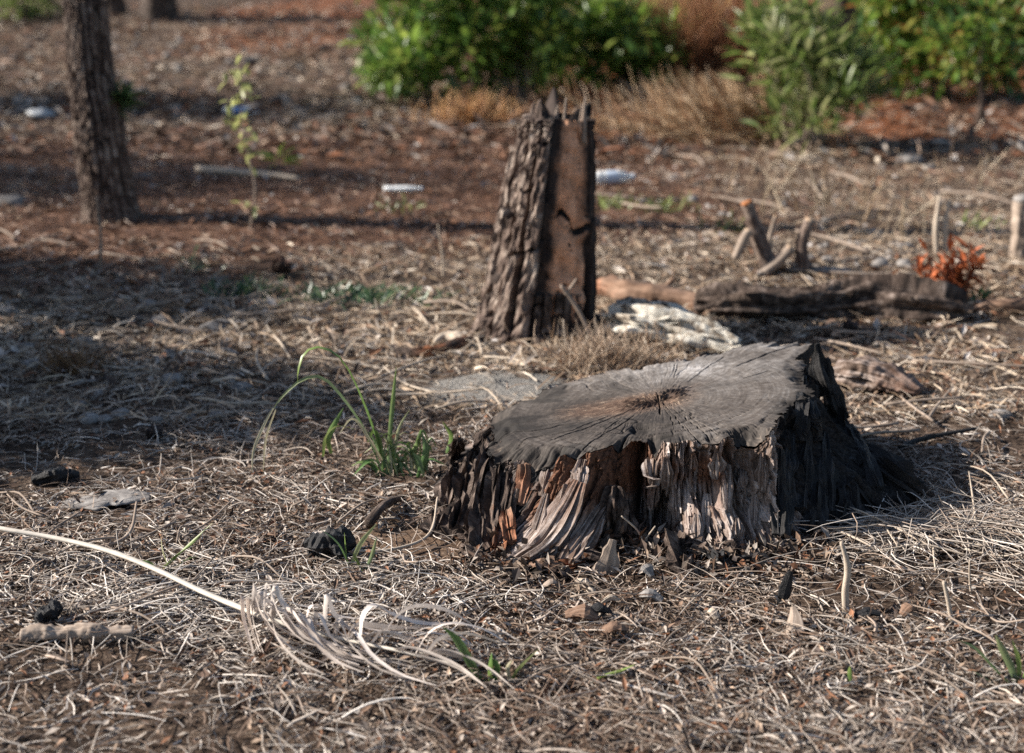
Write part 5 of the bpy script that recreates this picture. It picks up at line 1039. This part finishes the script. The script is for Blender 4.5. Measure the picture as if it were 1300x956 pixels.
# litter bottles
def bottle(q, L, r_, direction, label, lab_col=(0.10, 0.25, 0.55), crushed=0.0, has_label=True):
    d = np.asarray(direction, float); d /= np.linalg.norm(d); q = np.asarray(q, float)
    t_ = thing('plastic_bottle', label, 'bottle', q); b0 = q - d * L / 2 + np.array([0, 0, r_ * (1 - 0.4 * crushed) + 0.01])
    prof = [(0.002, 0), (r_ * .8, 0.0), (r_, .04 * L), (r_, .2 * L), (r_ * .92, .24 * L), (r_, .28 * L), (r_, .62 * L), (r_ * .93, .66 * L), (r_ * .8, .76 * L), (r_ * .45, .88 * L), (r_ * .4, .94 * L)]
    V, Fq, at = lathe(prof, b0, d, 20); V[:, 2] = b0[2] + (V[:, 2] - b0[2]) * (1 - crushed); obj('body', (V, Fq, {}), M['clear'], t_)
    V, Fq, at = lathe([(r_ * .46, .93 * L), (r_ * .48, .94 * L), (r_ * .48, L), (0.002, L + 0.001)], b0, d, 14, (0.75, 0.8, 0.85)); V[:, 2] = b0[2] + (V[:, 2] - b0[2]) * (1 - crushed); obj('cap', (V, Fq, at), M['plastic_label'], t_)
    if has_label:
        V, Fq, at = lathe([(r_ * 1.01, .30 * L), (r_ * 1.02, .31 * L), (r_ * 1.02, .58 * L), (r_ * 1.01, .59 * L)], b0, d, 20, lab_col); V[:, 2] = b0[2] + (V[:, 2] - b0[2]) * (1 - crushed); obj('label_band', (V, Fq, at), M['plastic_label'], t_)
bottle(G(779, 236), 0.21, 0.034, (1, 0.15, 0.02), 'clear plastic bottle with blue label lying right behind the broken stump', (0.45, 0.52, 0.62))
bottle(G(306, 150), 0.24, 0.036, (1, 0.1, 0), 'clear plastic bottle with bright blue label behind the spindly weed', (0.08, 0.22, 0.48))
bottle(G(512, 248), 0.19, 0.030, (1, 0.1, 0), 'crushed white plastic bottle on the brown ground in the middle', (0.5, 0.55, 0.55), 0.55, False)
q = G(52, 150)
tag(obj('plastic_bag', icolump(q + [0, 0, 0.025], (0.10, 0.06, 0.04), 0.5, 3.0, 3.3, 20, 12, col=(0.40, 0.42, 0.44)), M['plastic_label'], loc=q), 'crumpled dull white plastic bag left of the leaning pine', 'plastic bag')

# ------------------------------------------------------------------ straw, needles, flakes and green cover: what nobody could count
cA = np.array([[0.41, 0.355, 0.305], [0.55, 0.495, 0.445], [0.29, 0.225, 0.18], [0.17, 0.112, 0.078], [0.68, 0.63, 0.58]])
cR = np.array([[0.22, 0.115, 0.068], [0.16, 0.082, 0.05], [0.30, 0.19, 0.13], [0.11, 0.06, 0.042]])
cT = np.array([[0.44, 0.35, 0.26], [0.35, 0.26, 0.18], [0.54, 0.46, 0.37], [0.25, 0.17, 0.11]])
def field(n, y0, y1, pw_=1.5, margin=0.6):
    u_ = rng.random(n); e = 2 - pw_
    # number per unit depth ~ width(y) * y^-pw
    k = 1 - pw_ + 1
    Y = (y0 ** k + u_ * (y1 ** k - y0 ** k)) ** (1 / k) if abs(k) > 1e-6 else y0 * (y1 / y0) ** u_
    X = (rng.random(n) * 2 - 1) * (0.385 * Y + margin)
    return X, Y
def keep_out(X, Y):
    a = np.arctan2(Y - pith[1], X - pith[0]); d = np.hypot(X - pith[0], Y - pith[1])
    in_st = d < periodic(bang, brad, a) * 0.97
    in_sn = np.hypot(X - Bm[0], Y - Bm[1]) < 0.14
    in_sand = np.exp(-(((X - sand_c[0]) / 0.20) ** 4 + ((Y - sand_c[1]) / 0.12) ** 4)) > 0.4
    in_soil = (np.exp(-(((X - soil_c[0]) / 0.15) ** 2 + ((Y - soil_c[1]) / 0.10) ** 2)) > 0.5) & (rng.random(len(X)) < 0.8)
    clump_n = fbm(X * 3.2, Y * 3.2, 6.6, 2)
    thin = rng.random(len(X)) < 0.75 * sstep(0.12, -0.25, clump_n)
    return ~(in_st | in_sn | (in_sand & (rng.random(len(X)) < 0.9)) | in_soil | thin)
def lay(name, label, n, y0, y1, L, w, sides, S, palette, zmax=0.02, upright=0.12, pw_=1.5):
    X, Y = field(n, y0, y1, pw_); k = keep_out(X, Y); X, Y = X[k], Y[k]; n = len(X)
    z = hgt(X, Y) + rng.random(n) ** 1.6 * zmax
    phi = rng.random(n) * 6.283
    lift = np.abs(rng.normal(0, upright, n)); lift = np.where(rng.random(n) < 0.04, rng.uniform(0.4, 0.9, n), lift)
    Ls = L * np.exp(rng.normal(-0.1, 0.5, n)); Ls = np.clip(Ls, L * 0.3, L * 1.7)
    Ls = np.where(lift > 0.4, Ls * 0.6, Ls)
    o = obj(name, strands(np.stack([X, Y, z], -1), phi, Ls, w * np.exp(rng.normal(0, 0.42, n)), lift, np.abs(rng.normal(0, 0.05, n)), rng.normal(0, 0.28, n), S, sides, palette(X, Y, n)), M['straw'])
    tag(o, label, kind='stuff'); return o
def pal_near(X, Y, n):
    c = cA[rng.choice(5, n, p=[.28, .2, .25, .2, .07])] * (0.75 + 0.5 * rng.random((n, 1)))
    patch = sstep(0.0, 0.5, fbm(X * 2.5, Y * 2.5, 1.1, 2))[:, None]
    return c * (1 - 0.25 * patch) * (1 - patch * np.array([0, 0.08, 0.14]))
def pal_far(X, Y, n):
    d = np.clip(np.maximum(duff_at(X, Y), 0.85 * clay_at(X, Y)) + 0.5 * fbm(X * 0.8, Y * 0.8, 2, 2), 0, 1)
    isr = rng.random(n) < d
    c = np.where(isr[:, None], cR[rng.integers(0, 4, n)], cT[rng.integers(0, 4, n)])
    return c * (0.7 + 0.6 * rng.random((n, 1)))
lay('dry_straw', 'pale dry straw and needles matted over the near ground', 25000, 1.35, 3.7, 0.066, 0.0018, 3, 5, pal_near, 0.014, 0.13, 1.3)
lay('fine_dry_needles', 'short fine dry needles matted over the near ground', 70000, 1.35, 4.2, 0.032, 0.0016, 2, 3, pal_near, 0.010, 0.16, 1.2)
lay('dry_straw_beyond', 'tan straw and reddish needles over the middle ground', 80000, 3.4, 8.5, 0.07, 0.0032, 2, 3, pal_far, 0.014, 0.14, 1.7)
lay('needle_litter_far', 'reddish needle litter over the far ground', 40000, 8.0, 19, 0.12, 0.008, 2, 3, pal_far, 0.02, 0.14, 1.8)
# drift of long needles in the shade right of the stump
def drift(name, label, cen, sx, sy, n, L, w, cols, zmax=0.05):
    X = cen[0] + rng.normal(0, sx, n); Y = cen[1] + rng.normal(0, sy, n); k = keep_out(X, Y); X, Y = X[k], Y[k]; n = len(X)
    z = hgt(X, Y) + rng.random(n) * zmax * np.exp(-((X - cen[0]) / sx / 1.8) ** 2 - ((Y - cen[1]) / sy / 1.8) ** 2)
    c = cols[rng.integers(0, len(cols), n)] * (0.7 + 0.6 * rng.random((n, 1)))
    tag(obj(name, strands(np.stack([X, Y, z], -1), rng.random(n) * 6.283, L * np.exp(rng.normal(0, 0.3, n)), np.full(n, w), np.abs(rng.normal(0, 0.08, n)), np.abs(rng.normal(0, 0.05, n)), rng.normal(0, 0.4, n), 6, 3, c), M['straw']), label, kind='stuff')
drift('needle_drift', 'drift of long grey needles in the shade right of the wide stump', G(1150, 690), 0.24, 0.11, 1500, 0.14, 0.0023, cA[:3], 0.03)
drift('straw_drift', 'bleached straw drift beside the palm frond', G(240, 770), 0.24, 0.11, 650, 0.09, 0.0026, cA[[0, 1, 4]], 0.02)
drift('straw_drift', 'bleached straw drift under the palm leaflets', G(470, 760), 0.24, 0.09, 420, 0.09, 0.0025, cA[[0, 1, 4]], 0.02)
# flakes of bark and leaf
def flakes(name, label, n, y0, y1, r_, cols, pw_=1.4, zmax=0.014):
    X, Y = field(n, y0, y1, pw_); k = keep_out(X, Y) ; X, Y = X[k], Y[k]; n = len(X)
    pos = np.stack([X, Y, hgt(X, Y) + 0.003 + rng.random(n) * zmax], -1); a = rng.random(n) * 6.283
    dirs = np.stack([np.cos(a), np.sin(a), rng.normal(0, 0.35, n)], -1)
    c = np.asarray(cols)[rng.integers(0, len(cols), n)] * (0.6 + 0.8 * rng.random((n, 1)))
    tag(obj(name, scatter_leaves(pos, dirs, r_ * np.exp(rng.normal(0, 0.45, n)), r_ * 0.45 * np.exp(rng.normal(0, 0.3, n)), c, nseg=3, droop=rng.uniform(-0.2, 0.3)), M['litter'], smooth=False), label, kind='stuff')
FL = [(0.15, 0.095, 0.065), (0.09, 0.056, 0.04), (0.26, 0.19, 0.14), (0.16, 0.075, 0.04), (0.36, 0.31, 0.27), (0.05, 0.037, 0.032), (0.11, 0.08, 0.06)]
flakes('bark_flakes', 'small brown bark and leaf flakes on the near ground', 34000, 1.35, 3.9, 0.016, FL)
flakes('leaf_litter', 'brown and grey leaf flakes over the middle ground', 16000, 3.6, 9.0, 0.035, FL + [(0.36, 0.33, 0.31)], 1.6)
flakes('leaf_litter_far', 'mixed dark and pale flakes over the far ground', 16000, 8.0, 20, 0.075, FL + [(0.36, 0.33, 0.31), (0.02, 0.016, 0.015), (0.02, 0.016, 0.015), (0.17, 0.07, 0.035)], 1.7, 0.04)
def debris_pile():
    n = 1600; a = rng.uniform(gnd_th(600, 705), gnd_th(1040, 690), n); d = periodic(bang, brad, a) + rng.normal(0.02, 0.05, n)
    X, Y = pith[0] + d * np.cos(a), pith[1] + d * np.sin(a); pos = np.stack([X, Y, hgt(X, Y) + rng.random(n) * 0.03], -1)
    dirs = rng.normal(0, 1, (n, 3)); c = np.asarray(FL)[rng.integers(0, len(FL), n)] * (0.4 + 0.7 * rng.random((n, 1)))
    tag(obj('bark_crumbs', scatter_leaves(pos, dirs, np.clip(0.018 * np.exp(rng.normal(0, 0.45, n)), 0, 0.034), np.clip(0.010 * np.exp(rng.normal(0, 0.4, n)), 0, 0.02), c, nseg=3), M['litter'], smooth=False), 'dark bark crumbs gathered round the foot of the wide stump', kind='stuff')
debris_pile()
# green ground cover patches
def green_patch(name, label, boxes, n, L, w, cols):
    ps = []
    for (x0, y0, x1, y1, wt) in boxes:
        for _ in range(int(n * wt)):
            ps.append(G(random.triangular(x0, x1), random.triangular(y0, y1)))
    ps = np.array(ps); m = len(ps); ps[:, :2] += rng.normal(0, 0.04, (m, 2)); ps[:, 2] = hgt(ps[:, 0], ps[:, 1]); c = np.asarray(cols)[rng.integers(0, len(cols), m)] * (0.7 + 0.6 * rng.random((m, 1)))
    tag(obj(name, strands(ps, rng.random(m) * 6.28, L * (0.5 + rng.random(m)), np.full(m, w), rng.uniform(0.2, 0.9, m), np.full(m, 0.05), rng.normal(0, 0.4, m), 3, 2, c), M['blade']), label, kind='stuff')
GP = [(0.055, 0.115, 0.06), (0.075, 0.14, 0.065), (0.11, 0.16, 0.07), (0.045, 0.085, 0.05)]
green_patch('green_ground_cover', 'low bluish green ground cover left of the broken stump', [(350, 372, 560, 392, 0.6), (260, 362, 345, 382, 0.25), (225, 330, 265, 352, 0.06), (400, 376, 500, 388, 0.25)], 620, 0.05, 0.007, GP)
green_patch('green_ground_cover', 'sparse yellow green sprouts on the bright ground beyond the log', [(750, 254, 800, 268, 0.3), (800, 258, 880, 272, 0.3), (900, 286, 940, 296, 0.12), (1230, 286, 1260, 294, 0.12), (480, 262, 520, 274, 0.1)], 240, 0.06, 0.007, [(0.15, 0.2, 0.05), (0.2, 0.24, 0.07)])
